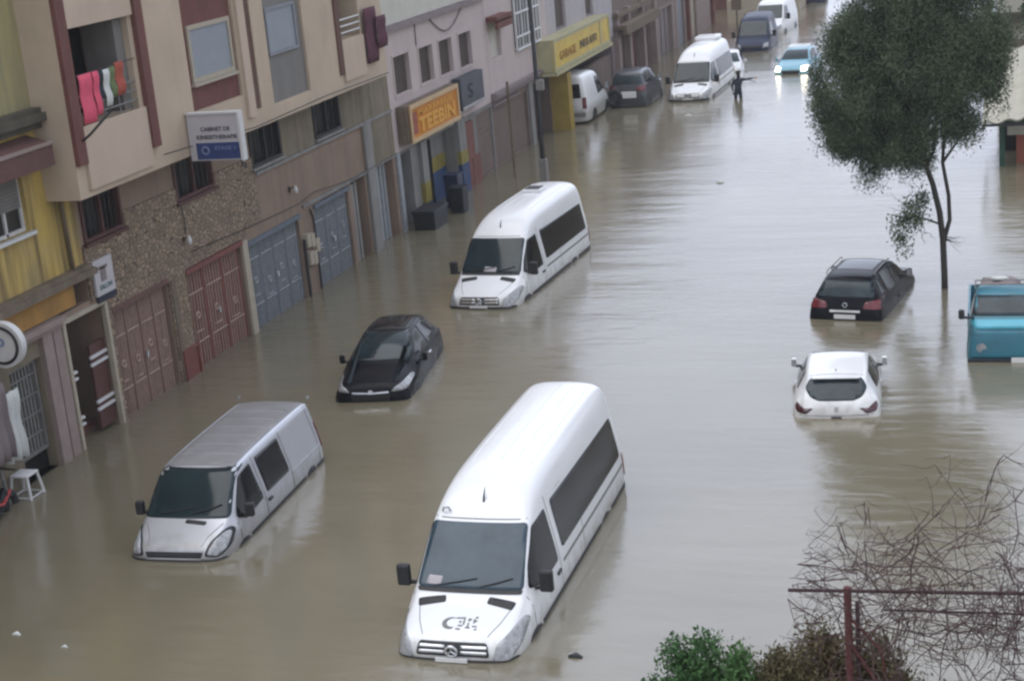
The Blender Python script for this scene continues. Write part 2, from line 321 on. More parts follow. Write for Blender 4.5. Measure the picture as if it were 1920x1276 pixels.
def text_mb(txt, origin, right, up, height, width=None, depth=.004, bold=0.0):
    cu = bpy.data.curves.new("lettering", 'FONT'); cu.body = txt; cu.size = 1; cu.extrude = .0; cu.offset = bold; cu.resolution_u = 3
    ob = bpy.data.objects.new("lettering", cu); COL.objects.link(ob); bpy.context.view_layer.update()
    me = bpy.data.meshes.new_from_object(ob.evaluated_get(bpy.context.evaluated_depsgraph_get()))
    bpy.data.objects.remove(ob); V = [v.co.copy() for v in me.vertices]; F = [tuple(p.vertices) for p in me.polygons]
    if not V: return MB()
    x0 = min(v.x for v in V); x1 = max(v.x for v in V); y0 = min(v.y for v in V); y1 = max(v.y for v in V)
    sy = height / (y1 - y0); sx = width / (x1 - x0) if width else sy
    right, up, o = Vector(right), Vector(up), Vector(origin); n = right.cross(up) * depth; m = MB()
    k = len(V); m.v = [tuple(o + right * (v.x - x0) * sx + up * (v.y - y0) * sy + n) for v in V] + [tuple(o + right * (v.x - x0) * sx + up * (v.y - y0) * sy) for v in V]
    m.f = F[:]; cnt = {}
    for f in F:
        for a, b in zip(f, f[1:] + f[:1]): cnt[(a, b)] = 1
    for (a, b) in list(cnt):
        if (b, a) not in cnt: m.f.append((a, a + k, b + k, b))
    bpy.data.meshes.remove(me); bpy.data.curves.remove(cu)
    return m
YR, ZU = (0, 1, 0), (0, 0, 1)

# ------------------------------------------------------------------ flood water (the whole street lies under it)
wm = MB().quad((-260, -60, 0), (260, -60, 0), (260, 900, 0), (-260, 900, 0)).build('water', 'water'); tag(wm, kind='structure')
# ------------------------------------------------------------------ buildings along the left side (front plane x = -18.7)
X = -18.7
# --- yellow building at the left edge
B = empty('yellow_building', (X, 23, 0), 'stained yellow building with an orange board above its ground floor, at the left edge', 'building')
part(facade(16, 29.0, 3.5, 13, X, [(26.1, 27.35, 4.8, 5.95, .25), (22.6, 24.0, 4.8, 6.0, .25)]), 'wall', 'yellow', B)
part(facade(16, 27.75, -1, 3.5, X - .02, [(25.85, 26.95, .0, 2.32, .3), (22.2, 24.6, 0, 2.4, .3)]), 'ground_floor_wall', 'greybrown', B)
part(MB().box(X - .3, X + .28, 16, 29.05, 3.48, 3.62).box(X - .3, X + .20, 16, 29.0, 3.62, 3.70), 'ledge', 'ledge', B)
part(MB().box(X - .05, X + .06, 16, 28.4, 2.98, 3.46), 'sign_board', 'orange', B)
part(MB().box(X - .3, X + .22, 16, 27.72, 2.84, 2.95).box(X - .3, X + .14, 16, 27.72, 2.74, 2.84), 'lower_ledge', 'pinkledge', B)
part(MB().box(X - .1, X + .34, 16, 28.2, 6.86, 7.02).box(X - .1, X + .24, 16, 28.2, 7.02, 7.12).box(X - .1, X + .2, 16, 28.2, 6.72, 6.86), 'upper_ledge', 'darkledge', B)
part(MB().box(X - .05, X + .015, 16, 28.98, 7.12, 13), 'upper_wall_band', 'yellow_upper', B)
wn = part(frame(X - .16, X - .10, 26.1, 27.35, 4.8, 5.95, .07).box(X - .16, X - .1, 26.7, 26.76, 4.8, 5.3), 'window', 'whiteframe', B)
part(MB().box(X - .2, X - .15, 26.15, 27.3, 4.82, 5.3), 'pane', 'darkwin', wn)
part(slats(X - .1, 26.16, 27.29, 5.28, 5.93, 9), 'roller_shutter', 'greypanel', wn)
part(MB().box(X, X + .10, 26.02, 27.43, 4.72, 4.79), 'sill', 'whiteframe', wn)
wn = part(frame(X - .16, X - .10, 22.6, 24.0, 4.8, 6.0, .07), 'window', 'whiteframe', B)
part(MB().box(X - .2, X - .15, 22.65, 23.95, 4.82, 5.98), 'pane', 'darkwin', wn)
aw = MB(); aw.quad((X, 25.6, 6.62), (X + .55, 25.6, 6.45), (X + .55, 27.75, 6.45), (X, 27.75, 6.62)); aw.quad((X + .55, 25.6, 6.45), (X + .55, 25.6, 6.02), (X + .55, 27.75, 6.02), (X + .55, 27.75, 6.45)); aw.quad((X + .55, 25.6, 6.45), (X, 25.6, 6.62), (X, 25.6, 6.0), (X + .55, 25.6, 6.02)); aw.quad((X + .55, 27.75, 6.45), (X + .55, 27.75, 6.02), (X, 27.75, 6.0), (X, 27.75, 6.62))
aw = part(aw, 'window_awning', 'awning', B)
part(MB().box(X + .53, X + .58, 25.58, 27.77, 6.43, 6.5), 'awning_edge', 'pinkledge', aw)
for a_, b_, c_ in ((.10, 26.98, 27.32), (.06, 27.42, 27.72)): part(MB().box(X - .3, X + a_, b_, c_, -1, 2.74), 'pilaster', 'pinkledge', B)
gt = ribs(X - .22, 25.86, 26.92, .42, 2.3, 9, .04, .35).add(frame(X - .2, X - .14, 25.86, 26.92, .42, 2.3, .07))
for zz in (.8, 1.2, 1.6, 2.0): gt.box(X - .18, X - .155, 25.9, 26.9, zz, zz + .035)
part(gt, 'metal_gate', 'steel', B)
part(MB().box(X - .3, X - .24, 22.2, 26.95, -1, 2.4), 'doorway_interior', 'dark', B)
part(MB().tube([(X + .05, 28.35, 12), (X + .06, 28.4, 7.1), (X + .1, 28.35, 6.6), (X + .06, 28.5, 3.7)], .045, 8), 'drain_pipe', 'ledge', B, smooth=True)

# --- beige building with the red strips
B = empty('beige_building', (X, 37, 0), 'beige building with dark red window strips, balconies and rough stone above its gates', 'building')
LOW = [(29.15, 30.75, 4.08, 5.0, .3), (33.2, 35.1, 4.06, 4.95, .3), (37.25, 39.05, 4.05, 4.95, .3), (41.3, 43.15, 4.05, 4.95, .3)]
GR = [(27.85, 29.5, -.9, 2.72, 1.6), (29.72, 32.2, -.9, 2.48, .35), (33.1, 36.05, -.9, 2.42, .35), (36.4, 39.6, -.9, 2.28, .35), (40.65, 43.15, -.9, 2.3, .35), (43.4, 44.5, -.9, 2.42, .9), (45.35, 46.9, -.9, 2.45, .5)]
part(facade(29.0, 47.1, 2.9, 6.0, X, LOW), 'wall', 'pinkgrey', B)
part(facade(27.77, 47.1, -1, 2.9, X, GR, back=6), 'ground_floor_wall', 'pinkgrey', B)
ST = MB()
for (a, b, c, d) in [(29.02, 37.3, 2.72, 4.02), (29.57, 29.7, -1, 2.5), (32.24, 33.06, -1, 2.5), (29.57, 36.38, 2.5, 2.72), (30.78, 33.17, 4.02, 4.4), (35.13, 37.22, 4.02, 4.35)]: ST.box(X - .01, X + .05, a, b, c, d)
part(ST, 'stone_cladding', 'stone', B)
part(MB().box(X - .1, X + .08, 37.35, 47.1, 3.84, 3.92).box(X, X + .05, 44.6, 47.1, 2.45, 2.52).box(X - .1, X + .07, 39.9, 44.7, 2.42, 2.5), 'string_course', 'col_grey', B)
part(MB().box(X - .1, X + .10, 44.62, 45.2, -1, 3.84), 'pilaster', 'col_grey', B)
part(MB().box(X - .02, X + .04, 44.6, 47.1, 2.52, 3.83), 'plaster_panel', 'greybrown', B)
for a_, b_ in ((43.22, 47.08), (39.12, 41.22)): part(MB().box(X - .02, X + .035, a_, b_, 3.92, 5.2), 'plaster_panel', 'greybrown', B)
for i, h in enumerate(LOW):
    f = part(frame(X - .12, X - .05 + .1, h[0], h[1], h[2], h[3] + .2, .07).box(X - .1, X + .03, (h[0] + h[1]) / 2 - .03, (h[0] + h[1]) / 2 + .03, h[2], h[3] + .1), 'window', 'redframe' if i < 2 else 'trim', B)
    part(MB().box(X - .28, X - .22, h[0], h[1], h[2], h[3]), 'pane', 'darkwin', f)
    g = MB()
    for k in range(1, 9):
        yy = h[0] + (h[1] - h[0]) * k / 9; g.box(X - .04, X - .02, yy - .012, yy + .012, h[2], h[3])
    part(g, 'security_grille', 'trim', f)
    part(MB().box(X, X + .12, h[0] - .08, h[1] + .08, h[2] - .08, h[2] - .01), 'sill', 'redframe' if i < 2 else 'col_grey', f)
# overhanging upper storeys
XO = -17.9
OV = [(28.5, 30.85, 6.62, 8.55, 1.25), (33.2, 35.72, 6.12, 8.68, .09), (37.4, 39.68, 5.62, 9.4, .10), (42.05, 43.5, 6.62, 8.6, 1.1), (36.25, 36.66, 5.66, 13, .12), (33.2, 35.72, 9.4, 12, .09), (28.5, 30.85, 9.9, 12, 1.25)]
part(facade(28.05, 45.25, 5.22, 13.4, XO, OV, back=9), 'upper_wall', 'beige', B)
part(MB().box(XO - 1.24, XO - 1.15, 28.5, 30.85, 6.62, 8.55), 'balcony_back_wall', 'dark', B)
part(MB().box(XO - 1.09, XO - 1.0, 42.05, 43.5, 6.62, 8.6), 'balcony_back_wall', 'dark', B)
part(MB().box(XO - .05, XO + .07, 28.42, 31.0, 5.36, 6.62), 'balcony_parapet', 'beige_panel', B)
part(MB().box(XO - .05, XO + .07, 28.42, 30.98, 8.55, 9.85), 'balcony_parapet', 'beige_panel', B)
part(MB().box(XO - .05, XO + .06, 42.0, 43.6, 5.5, 6.6), 'balcony_parapet', 'beige_panel', B)
part(MB().box(XO - .05, XO + .10, 28.06, 28.40, 5.9, 13.4), 'red_strip', 'maroon', B)
part(MB().box(XO - .05, XO + .12, 31.02, 31.34, 5.72, 13.4), 'red_strip', 'maroon', B)
part(MB().box(XO - .3, XO - .03, 36.26, 36.65, 5.68, 13.3), 'recessed_strip', 'darkstrip', B)
part(MB().box(XO - .02, XO + .08, 35.82, 36.2, 5.55, 13.3), 'pilaster', 'beige_panel', B)
part(MB().box(XO - .02, XO + .05, 41.72, 42.0, 5.7, 13.3), 'red_strip', 'darkstrip', B)
part(MB().box(XO - .14, XO - .07, 33.2, 35.72, 6.12, 8.68).box(XO - .14, XO - .07, 33.2, 35.72, 9.4, 12), 'red_panel', 'maroon', B)
part(MB().box(XO - .15, XO - .08, 37.4, 39.68, 5.62, 9.4), 'grey_panel', 'greypanel', B)
f = part(frame(XO - .08, XO - .01, 33.42, 35.55, 6.74, 8.02, .10), 'window', 'frame', B)
part(slats(XO - .06, 33.52, 35.45, 6.84, 7.92, 16, .012), 'roller_shutter', 'shutter', f)
part(MB().box(XO - .08, XO + .05, 33.35, 35.6, 6.66, 6.73), 'sill', 'frame', f)
f = part(frame(XO - .08, XO - .02, 37.55, 39.32, 6.80, 7.98, .07), 'window', 'shutter2', B)
part(slats(XO - .07, 37.62, 39.25, 6.87, 7.91, 16, .012), 'roller_shutter', 'shutter', f)
rl = MB()
for zz in (6.80, 7.0, 7.2): rl.tube([(XO - .02, 28.5, zz), (XO - .02, 30.85, zz)], .018, 6)
for yy in (28.9, 29.5, 30.1, 30.6): rl.tube([(XO - .02, yy, 6.6), (XO - .02, yy, 7.2)], .015, 6)
part(rl, 'balcony_railing', 'steel', B)
rl = MB()
for zz in (6.80, 6.98, 7.16): rl.tube([(XO, 42.05, zz), (XO, 43.5, zz)], .025, 6)
part(rl, 'balcony_railing', 'whiteframe', B)
part(MB().box(XO - .9, XO - .15, 30.5, 30.85, 6.62, 8.5), 'balcony_side_wall', 'greypanel', B)
# open entrance with cream frame
d = part(MB().box(X - .05, X + .06, 27.80, 27.90, -.9, 2.8).box(X - .05, X + .06, 29.46, 29.56, -.9, 2.74).box(X - .05, X + .06, 27.90, 29.46, 2.70, 2.8), 'entrance', 'frame', B)
part(MB().box(X - 1.58, X - 1.5, 27.87, 29.48, -.9, 2.7), 'dark_interior', 'dark', d)
part(ribs(X - .9, 28.1, 28.75, -.9, 1.9, 6, .05, .4), 'inner_grille', 'redframe', d)
leaf = MB().box(X - .16, X - .10, 28.85, 29.44, .10, 1.95)
leaf = part(leaf, 'door_leaf', 'redframe', d)
for zz in (1.66, 1.50, .68, .52): part(MB().box(X - .10, X - .05, 28.78, 29.44, zz, zz + .06), 'door_bar', 'whiteframe', d)
for zz in (1.60, 1.46, .62, .48): part(MB().box(X - .05, X + .03, 27.9, 28.09, zz, zz + .05), 'door_hinge', 'whiteframe', d)
part(MB().box(X - 1.4, X - .5, 28.1, 29.3, -.9, .18).box(X - 1.4, X - .8, 28.1, 29.3, .18, .36), 'steps', 'brickred', d)
# gates
def gate(y0, y1, z0, z1, panel, bars, n, label=None, medal=True):
    xg = X - .14
    g = part(MB().box(xg - .06, xg, y0, y1, z0, z1).add(frame(xg - .03, xg + .05, y0, y1, z0, z1, .09)), 'gate', panel, B)
    if label: g['label'] = label
    b = MB(); wv = (y1 - y0) / n
    for i in range(n):
        yc = y0 + wv * (i + .5)
        for k in (-.36, -.22, -.08, .08, .22, .36): b.tube([(xg + .04, yc + k * wv, z0 + .02), (xg + .04, yc + k * wv, z1 - .12)], .02, 5)
        if medal:
            for zz in (.6, 1.8): b.tube([(xg + .055, yc - .40 * wv, zz), (xg + .06, yc + .40 * wv, zz)], .018, 5)
            zc = 1.05 + .35 * random.random(); b.torus((xg + .06, yc, zc), (1, 0, 0), .07, .03, 10, 5).box(xg + .05, xg + .08, yc - .2 * wv, yc + .16 * wv, zc - .4, zc - .36)
    part(b, 'gate_bars', bars, g)
    s_ = MB()
    for i in range(1, n): yy = y0 + wv * i; s_.box(xg, xg + .045, yy - .05, yy + .05, z0 + .09, z1 - .09)
    part(s_, 'gate_stiles', panel, g)
    part(MB().box(xg + .05, xg + .1, (y0 + y1) / 2 + .06, (y0 + y1) / 2 + .12, 1.0, 1.16), 'handle', 'chrome', g)
    part(MB().box(X - .1, X + .07, y0 - .05, y1 + .05, z1 - .05, z1 + .07), 'lintel', panel, g)
    return g
gate(29.74, 32.18, -.8, 2.46, 'browngate', 'goldbar', 4, 'brown red double gate beside the open entrance')
g2 = gate(33.12, 36.03, -.8, 2.40, 'redgate', 'goldbar', 3, 'brick red gate between stone pillars')
part(MB().box(X + .02, X + .08, 32.35, 33.12, -.8, .72).add(frame(X + .08, X + .12, 32.35, 33.12, -.8, .72, .07)), 'open_leaf', 'redgate', g2)
gate(36.42, 39.58, -.8, 2.26, 'bluegate', 'bluebar', 4, 'grey blue metal gate with pale bars')
gate(40.67, 43.13, -.8, 2.28, 'bluegate', 'bluebar', 3, 'grey blue metal gate nearer the white building')
part(MB().box(X - .2, X + .06, 36.08, 36.36, -1, 2.42), 'pinkish_pier', 'frame', B)
part(MB().box(X - .2, X + .075, 32.3, 32.5, -1, 2.42), 'pinkish_pier', 'ledge', B)
part(MB().box(X - .85, X - .8, 43.4, 44.5, -1, 2.42), 'dark_doorway', 'dark', B)
part(MB().box(X - .12, X - .06, 43.42, 43.72, -1, 2.3).box(X - .2, X - .12, 43.95, 44.1, -1, 2.3), 'door_post', 'col_grey', B)
part(ribs(X - .3, 45.4, 46.85, -1, 2.4, 5, .05, .6), 'roller_door', 'bluebar', B)
mb_ = MB()
for yy, zz in ((39.75, 1.35), (40.02, 1.3), (39.8, .85), (40.05, .8), (40.3, 1.1)): mb_.box(X, X + .14, yy, yy + .22, zz, zz + .36)
part(mb_, 'meter_boxes', 'frame', B)
part(MB().tube([(X + .06, 40.45, -.6), (X + .06, 40.45, 2.0), (X + .06, 40.3, 2.3)], .03, 6).tube([(X + .06, 39.68, -.6), (X + .06, 39.68, 1.6)], .04, 6), 'conduits', 'trim', B)
# --- pale pinkish building
B = empty('white_building', (X, 52, 0), 'pale pinkish white building with four narrow brown windows above an orange shop sign', 'building')
CW = [(47.75, 49.2, 4.2, 5.45), (50.1, 51.45, 4.2, 5.42), (52.05, 53.45, 4.18, 5.4), (54.15, 55.55, 4.14, 5.37)]
part(facade(47.12, 57.3, 2.5, 13, X, [(*h, .22) for h in CW] + [(48, 50, 7.6, 9, .22), (52, 54, 7.6, 9, .22)], back=10), 'wall', 'pinkwall', B)
part(facade(47.12, 57.3, -1, 2.5, X - .02, [(47.3, 48.55, -.9, 2.4, 2.2), (49.25, 53.0, -.9, 2.4, 2.2), (55.35, 57.2, -.9, 2.35, .3)], back=5), 'ground_floor_wall', 'col_grey', B)
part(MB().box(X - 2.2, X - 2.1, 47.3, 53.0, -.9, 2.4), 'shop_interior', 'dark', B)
part(MB().box(X - .1, X + .16, 47.12, 57.3, 6.22, 6.34).box(X - .1, X + .09, 47.12, 57.3, 6.34, 6.42), 'cornice', 'lilac2', B)
part(MB().box(X - .02, X + .02, 47.13, 57.28, 6.42, 13), 'upper_wall_panel', 'palegreen', B)
for h in CW:
    f = part(frame(X - .1, X + .03, h[0] - .06, h[1] + .06, h[2] - .06, h[3] + .04, .08), 'window', 'pinkwall', B)
    part(ribs(X - .16, h[0], h[1], h[2], h[3], 7, .02, .8), 'blind', 'brownwin', f)
part(MB().tube([(X + .03, 50.0, 6.2), (X + .03, 49.95, 5.5)], .02, 6).tube([(X + .04, 51.3 + 2.2 * t / 10 * 1.6, 6.25 - .62 * sin(pi * t / 10)) for t in range(11)], .025, 6), 'cable_loops', 'lilac2', B, smooth=True)
part(MB().box(X - .5, X - .45, 47.3, 51.6, -1, 2.4), 'opening_shade_panel', 'dark', B)  # near-black sheet across the recess, stands in for the shade inside
part(MB().box(X - .35, X + .12, 49.2, 49.75, 1.15, 2.5), 'shop_pillar', 'col_grey', B)
part(MB().box(X - .35, X + .125, 49.2, 49.75, .5, 1.15), 'yellow_band', 'yellowpaint', B)
part(MB().box(X - .35, X + .13, 49.2, 49.75, -1, .5), 'blue_band', 'bluepaint', B)
part(MB().box(X - .35, X + .12, 53.02, 53.75, 1.45, 2.55), 'shop_pillar', 'col_grey', B)
part(MB().box(X - .7, X - .5, 51.6, 53.0, 1.5, 2.4), 'shop_back_wall', 'col_grey', B)
part(MB().box(X - .7, X - .48, 51.6, 53.0, 1.0, 1.5), 'yellow_band', 'yellowpaint', B)
part(MB().box(X - .7, X - .46, 51.6, 53.0, -1, 1.0), 'blue_band', 'bluepaint', B)
part(MB().box(X - .3, X + .13, 53.02, 53.75, 1.0, 1.45), 'yellow_band', 'yellowpaint', B)
part(MB().box(X - .3, X + .14, 53.02, 53.75, -1, 1.0), 'blue_band', 'bluepaint', B)
part(MB().box(X - .3, X + .08, 47.14, 47.4, -1, 2.5), 'shop_pillar', 'bluebar', B)
part(MB().box(X - .2, X + .10, 53.8, 54.65, 1.0, 2.3), 'red_pier', 'brickred', B)
part(MB().box(X - .2, X + .10, 54.3, 55.2, -1, 1.0).box(X - .2, X + .08, 53.8, 54.3, -1, 1.0), 'red_pier', 'brickred', B)
part(slats(X - .1, 55.36, 57.2, -.9, 2.35, 16, .02), 'roller_shutter', 'brownwall', B)
# --- grey building with a white grille window
B = empty('grey_pink_building', (X, 61, 0), 'greyish pink building with a white barred window and brown shutters below, behind the lamp post', 'building')
part(facade(57.32, 65.5, 2.72, 13, X, [(57.75, 59.1, 4.0, 5.5, .2), (60.8, 64.1, 3.95, 6.3, .25)], back=10), 'wall', 'pinkwall', B)
part(facade(57.32, 65.5, -1, 2.72, X - .03, [(57.5, 61.9, -.9, 2.2, .25), (62.6, 65.3, -.9, 2.3, 1.0)], back=5), 'ground_floor_wall', 'brownwall', B)
part(slats(X - .14, 57.5, 61.9, -.9, 2.2, 18, .02), 'roller_shutter', 'brownwall', B)
part(MB().box(X - .2, X + .22, 57.32, 65.5, 2.66, 2.78).box(X - .2, X + .14, 57.32, 65.5, 2.52, 2.66).box(X - .2, X + .10, 57.32, 60.6, 2.3, 2.36), 'cornice', 'lilac2', B)
part(MB().box(X - .2, X + .08, 62.0, 62.5, -1, 2.5), 'pilaster', 'col_grey', B)
part(MB().box(X - .9, X - .8, 62.6, 65.3, -.9, 2.3), 'dark_doorway', 'dark', B)
f = part(MB().box(X - .22, X - .16, 57.75, 59.1, 4.0, 5.5), 'window', 'palegreen', B)
part(MB().box(X, X + .45, 57.45, 59.3, 5.35, 5.55).box(X + .35, X + .45, 57.45, 59.3, 5.1, 5.4), 'awning', 'maroon', f)
f = part(MB().box(X - .24, X - .16, 60.8, 64.1, 3.95, 6.3), 'window', 'darkwin', B)
gg = MB()
for i in range(9): yy = 60.8 + 3.3 * i / 8; gg.tube([(X + .1, yy, 3.9), (X + .1, yy, 6.3)], .05 if i % 2 == 0 else .03, 6)
for zz in (3.92, 4.4, 5.3, 6.0): gg.tube([(X + .1, 60.75, zz), (X + .1, 64.15, zz)], .05, 6)
part(gg, 'window_grille', 'whiteframe', f)
# --- lilac building with the yellow shop sign
B = empty('lilac_building', (X, 71, 0), 'lilac grey building with tall dark window strips above the long yellow shop sign', 'building')
part(facade(65.52, 77, 2.5, 7.6, X, [(66.9, 68.6, 3.9, 6.5, .2), (72.0, 73.4, 3.9, 6.5, .2)], back=10), 'wall', 'lilac', B)
part(facade(65.52, 77, -1, 2.5, X - .03, [(66.4, 76.6, -.9, 2.35, 4)], back=6), 'ground_floor_wall', 'lilac2', B)
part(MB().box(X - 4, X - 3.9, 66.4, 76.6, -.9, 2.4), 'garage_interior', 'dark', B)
for a, b in ((66.9, 68.6), (72.0, 73.4)):
    f = part(frame(X - .18, X - .1, a, b, 3.9, 6.5, .1), 'window', 'lilac2', B)
    part(MB().box(X - .22, X - .17, a + .08, b - .08, 3.95, 6.45), 'pane', 'brownwin', f)
part(MB().box(X - .1, X + .75, 65.35, 65.95, -1, 2.35), 'yellow_pillar', 'pillar_y', B)
part(MB().box(X - .3, X - .1, 70.5, 76.4, -.9, 1.7), 'inner_wall', 'brownwall', B)
# --- row of small buildings beyond
B = empty('brown_shop_building', (X, 84, 0), 'brown building with pale pillars and maroon doors beyond the yellow sign', 'building')
part(facade(77.02, 92, 2.7, 7.6, X, [(79, 81.5, 4.2, 6.5, .25), (85, 87, 4.2, 6.5, .25)], back=10), 'wall', 'brownwall', B)
part(facade(77.02, 92, -1, 2.7, X - .03, [(77.6, 79.4, -.9, 2.5, .6), (80.1, 82.6, -.9, 2.5, .6), (83.4, 85.6, -.9, 2.5, .6), (86.6, 91.2, -.9, 2.5, .4)], back=5), 'ground_floor_wall', 'pinkledge', B)
part(MB().box(X - .2, X + .7, 76.9, 84.5, 2.75, 2.95).box(X + .5, X + .7, 76.9, 84.5, 2.5, 2.75).box(X - .1, X + .3, 76.9, 84.5, 3.3, 3.5), 'shop_canopy', 'ledge', B)
for a, b, mm in ((77.6, 79.4, 'dark'), (80.1, 82.6, 'maroon'), (83.4, 85.6, 'redframe'), (86.6, 91.2, 'lilac2')): part(ribs(X - .3, a, b, -.9, 2.5, 4, .05, .7), 'door', mm, B)
for yy in (77.1, 79.5, 82.7, 85.7): part(MB().box(X - .1, X + .2, yy, yy + .55, -1, 3.6), 'pillar', 'pinkledge', B)
B = empty('pinkish_building', (X, 97, 0), 'pinkish building with a grey door strip behind the far minibus', 'building')
part(facade(92.02, 103.5, -1, 7.0, X, [(92.6, 94.6, -.9, 3.6, .3), (96.2, 98.3, -.9, 3.0, .3), (99.5, 101, 3.6, 5.5, .3)], back=10), 'wall', 'pinkledge', B)
part(MB().box(X - .25, X - .15, 92.6, 94.6, -.9, 3.6), 'grey_door', 'shutter2', B)
part(MB().box(X - .25, X - .15, 96.2, 98.3, -.9, 3.0), 'door', 'frame', B)
for a_ in (95.0, 103.0): part(MB().box(X - .1, X + .2, a_, a_ + .5, -1, 7.2), 'pilaster', 'maroon', B)
B = empty('maroon_building', (-16.5, 116, 0), 'maroon building closing the far end of the shop row', 'building')
part(facade(112, 124, -1, 3.6, -13.9, [(114, 117, .5, 3, .3)], back=16), 'wall', 'maroon', B)
part(MB().box(-18.6, -13.9, 108.5, 112.0, -1, .9), 'low_wall', 'frame', B)

# --- shop signs on the fronts
S = empty('shop_sign', (X + .4, 50, 3.3), 'orange shop sign with gold letters and cream frame on the pale pinkish building', 'sign')
sx = -18.3
part(MB().box(sx - .35, sx - .04, 47.55, 52.45, 2.72, 3.9), 'sign_box', 'ledge', S)
part(MB().box(sx - .05, sx, 47.75, 52.4, 2.74, 3.86), 'face', 'signorange', S)
part(frame(sx, sx + .05, 47.7, 52.45, 2.70, 3.9, .13), 'border', 'signcream', S)
part(text_mb('MARBRERIE', (sx + .004, 48.5, 3.47), YR, ZU, .17, 3.3, .02, .01), 'small_lettering', 'signgold', S)
part(text_mb('TEEBIN', (sx + .004, 48.45, 2.92), YR, ZU, .47, 3.55, .03, .03), 'large_lettering', 'signgold', S)
part(MB().box(sx, sx + .01, 47.95, 48.35, 2.95, 3.65), 'red_panel', 'redbox', S)
S = empty('shop_sign', (X + .3, 54, 3.4), 'dark grey shop sign beside the orange one', 'sign')
part(MB().box(sx - .3, sx, 52.85, 55.35, 2.88, 3.98), 'face', 'signgrey', S)
part(MB().box(sx, sx + .02, 52.9, 55.3, 2.9, 2.99), 'pale_trim', 'lilac', S)
part(text_mb('S', (sx + .004, 53.6, 3.2), YR, ZU, .5, .5, .01, .01), 'lettering', 'mblue', S)
S = empty('shop_sign', (X + .7, 68.4, 3.2), 'long yellow shop sign box jutting out above the dark garage', 'sign')
yx = -18.0
part(MB().box(X, yx - .04, 63.7, 73.3, 2.62, 3.9), 'sign_box', 'signyedge', S)
part(MB().box(yx - .04, yx, 63.7, 73.3, 2.66, 3.88), 'face', 'signyellow', S)
part(frame(yx, yx + .04, 63.68, 73.32, 2.62, 3.92, .14).box(yx, yx + .03, 71.5, 71.7, 2.8, 3.8), 'border', 'signyedge', S)
part(text_mb('GARAGE', (yx + .003, 64.6, 2.98), YR, ZU, .36, 2.6, .02, .02), 'lettering', 'orange', S)
part(text_mb('PNEUS AUTO', (yx + .003, 67.9, 3.02), YR, ZU, .34, 3.0, .02, .02), 'lettering', 'ledge', S)
part(MB().box(X, yx + .12, 63.6, 73.4, 2.48, 2.6), 'canopy_lip', 'signyedge', S)
S = empty('projecting_sign', (-17.3, 32.7, 5.6), 'white and blue projecting sign lettered CABINET DE KINESITHERAPIE', 'sign')
py = 32.7; q0, q1 = -17.86, -16.56
part(MB().box(q0, q1, py, py + .14, 5.10, 6.16), 'sign_box', 'signwhite', S)
part(MB().box(q0 + .16, q1 - .08, py - .012, py, 5.13, 5.50), 'blue_panel', 'signblue', S)
part(MB().box(q1 - .05, q1 + .01, py - .03, py + .17, 5.08, 6.18).box(q0, q1 - .05, py - .03, py + .17, 6.14, 6.18), 'edge_trim', 'whiteframe', S)
part(text_mb('CABINET DE', (q0 + .32, py - .004, 5.76), (1, 0, 0), ZU, .095, .72, .006, .02), 'lettering', 'ink', S)
part(text_mb('KINESITHERAPIE', (q0 + .2, py - .004, 5.58), (1, 0, 0), ZU, .095, 1.0, .006, .02), 'lettering', 'ink', S)
part(text_mb('ETAGE 1', (q0 + .62, py - .014, 5.34), (1, 0, 0), ZU, .075, .5, .006, .005).add(MB().torus((q0 + .38, py - .016, 5.33), (0, 1, 0), .08, .018, 16, 5)), 'blue_panel_lettering', 'paleink', S)
part(MB().tube([(XO, py + .07, 6.1), (q0, py + .07, 6.1)], .025).tube([(q1 - .1, py + .07, 5.1), (q1 - .1, py + .07, 4.95), (q1 - .02, py + .07, 4.9), (q1 - .02, py + .07, 5.02)], .025), 'bracket', 'trim', S)
S = empty('projecting_sign', (-18.3, 25, 3.15), 'round white sign with a black ring jutting out at the left edge', 'sign')
part(MB().cyl((-18.15, 25.0, 3.15), (-18.15, 25.16, 3.15), .44, 40), 'sign_disc', 'whiteframe', S)
part(MB().torus((-18.15, 24.99, 3.15), (0, 1, 0), .345, .03, 40, 8), 'black_ring', 'trim', S)
part(text_mb('P', (-18.26, 24.99, 3.0), (1, 0, 0), ZU, .3, .2, .01, .01), 'lettering', 'paleink', S)
part(MB().box(X, -18.55, 25.04, 25.1, 3.1, 3.2), 'bracket', 'trim', S)
S = empty('wall_sign', (-18.6, 29.5, 3.3), 'small white sign with blue writing beside the open entrance', 'sign')
part(MB().box(X + .06, X + .12, 29.15, 29.9, 2.92, 3.68), 'face', 'signwhite', S)
part(MB().box(X + .12, X + .13, 29.38, 29.6, 3.2, 3.5).box(X + .12, X + .13, 29.3, 29.68, 3.46, 3.53), 'emblem', 'lilac2', S)
part(text_mb('SALON', (X + .121, 29.28, 3.03), YR, ZU, .11, .5, .006, .02), 'lettering', 'teal', S)
part(MB().box(X + .06, X + .12, 29.17, 29.92, 2.78, 2.91), 'blue_band', 'mblue', S)
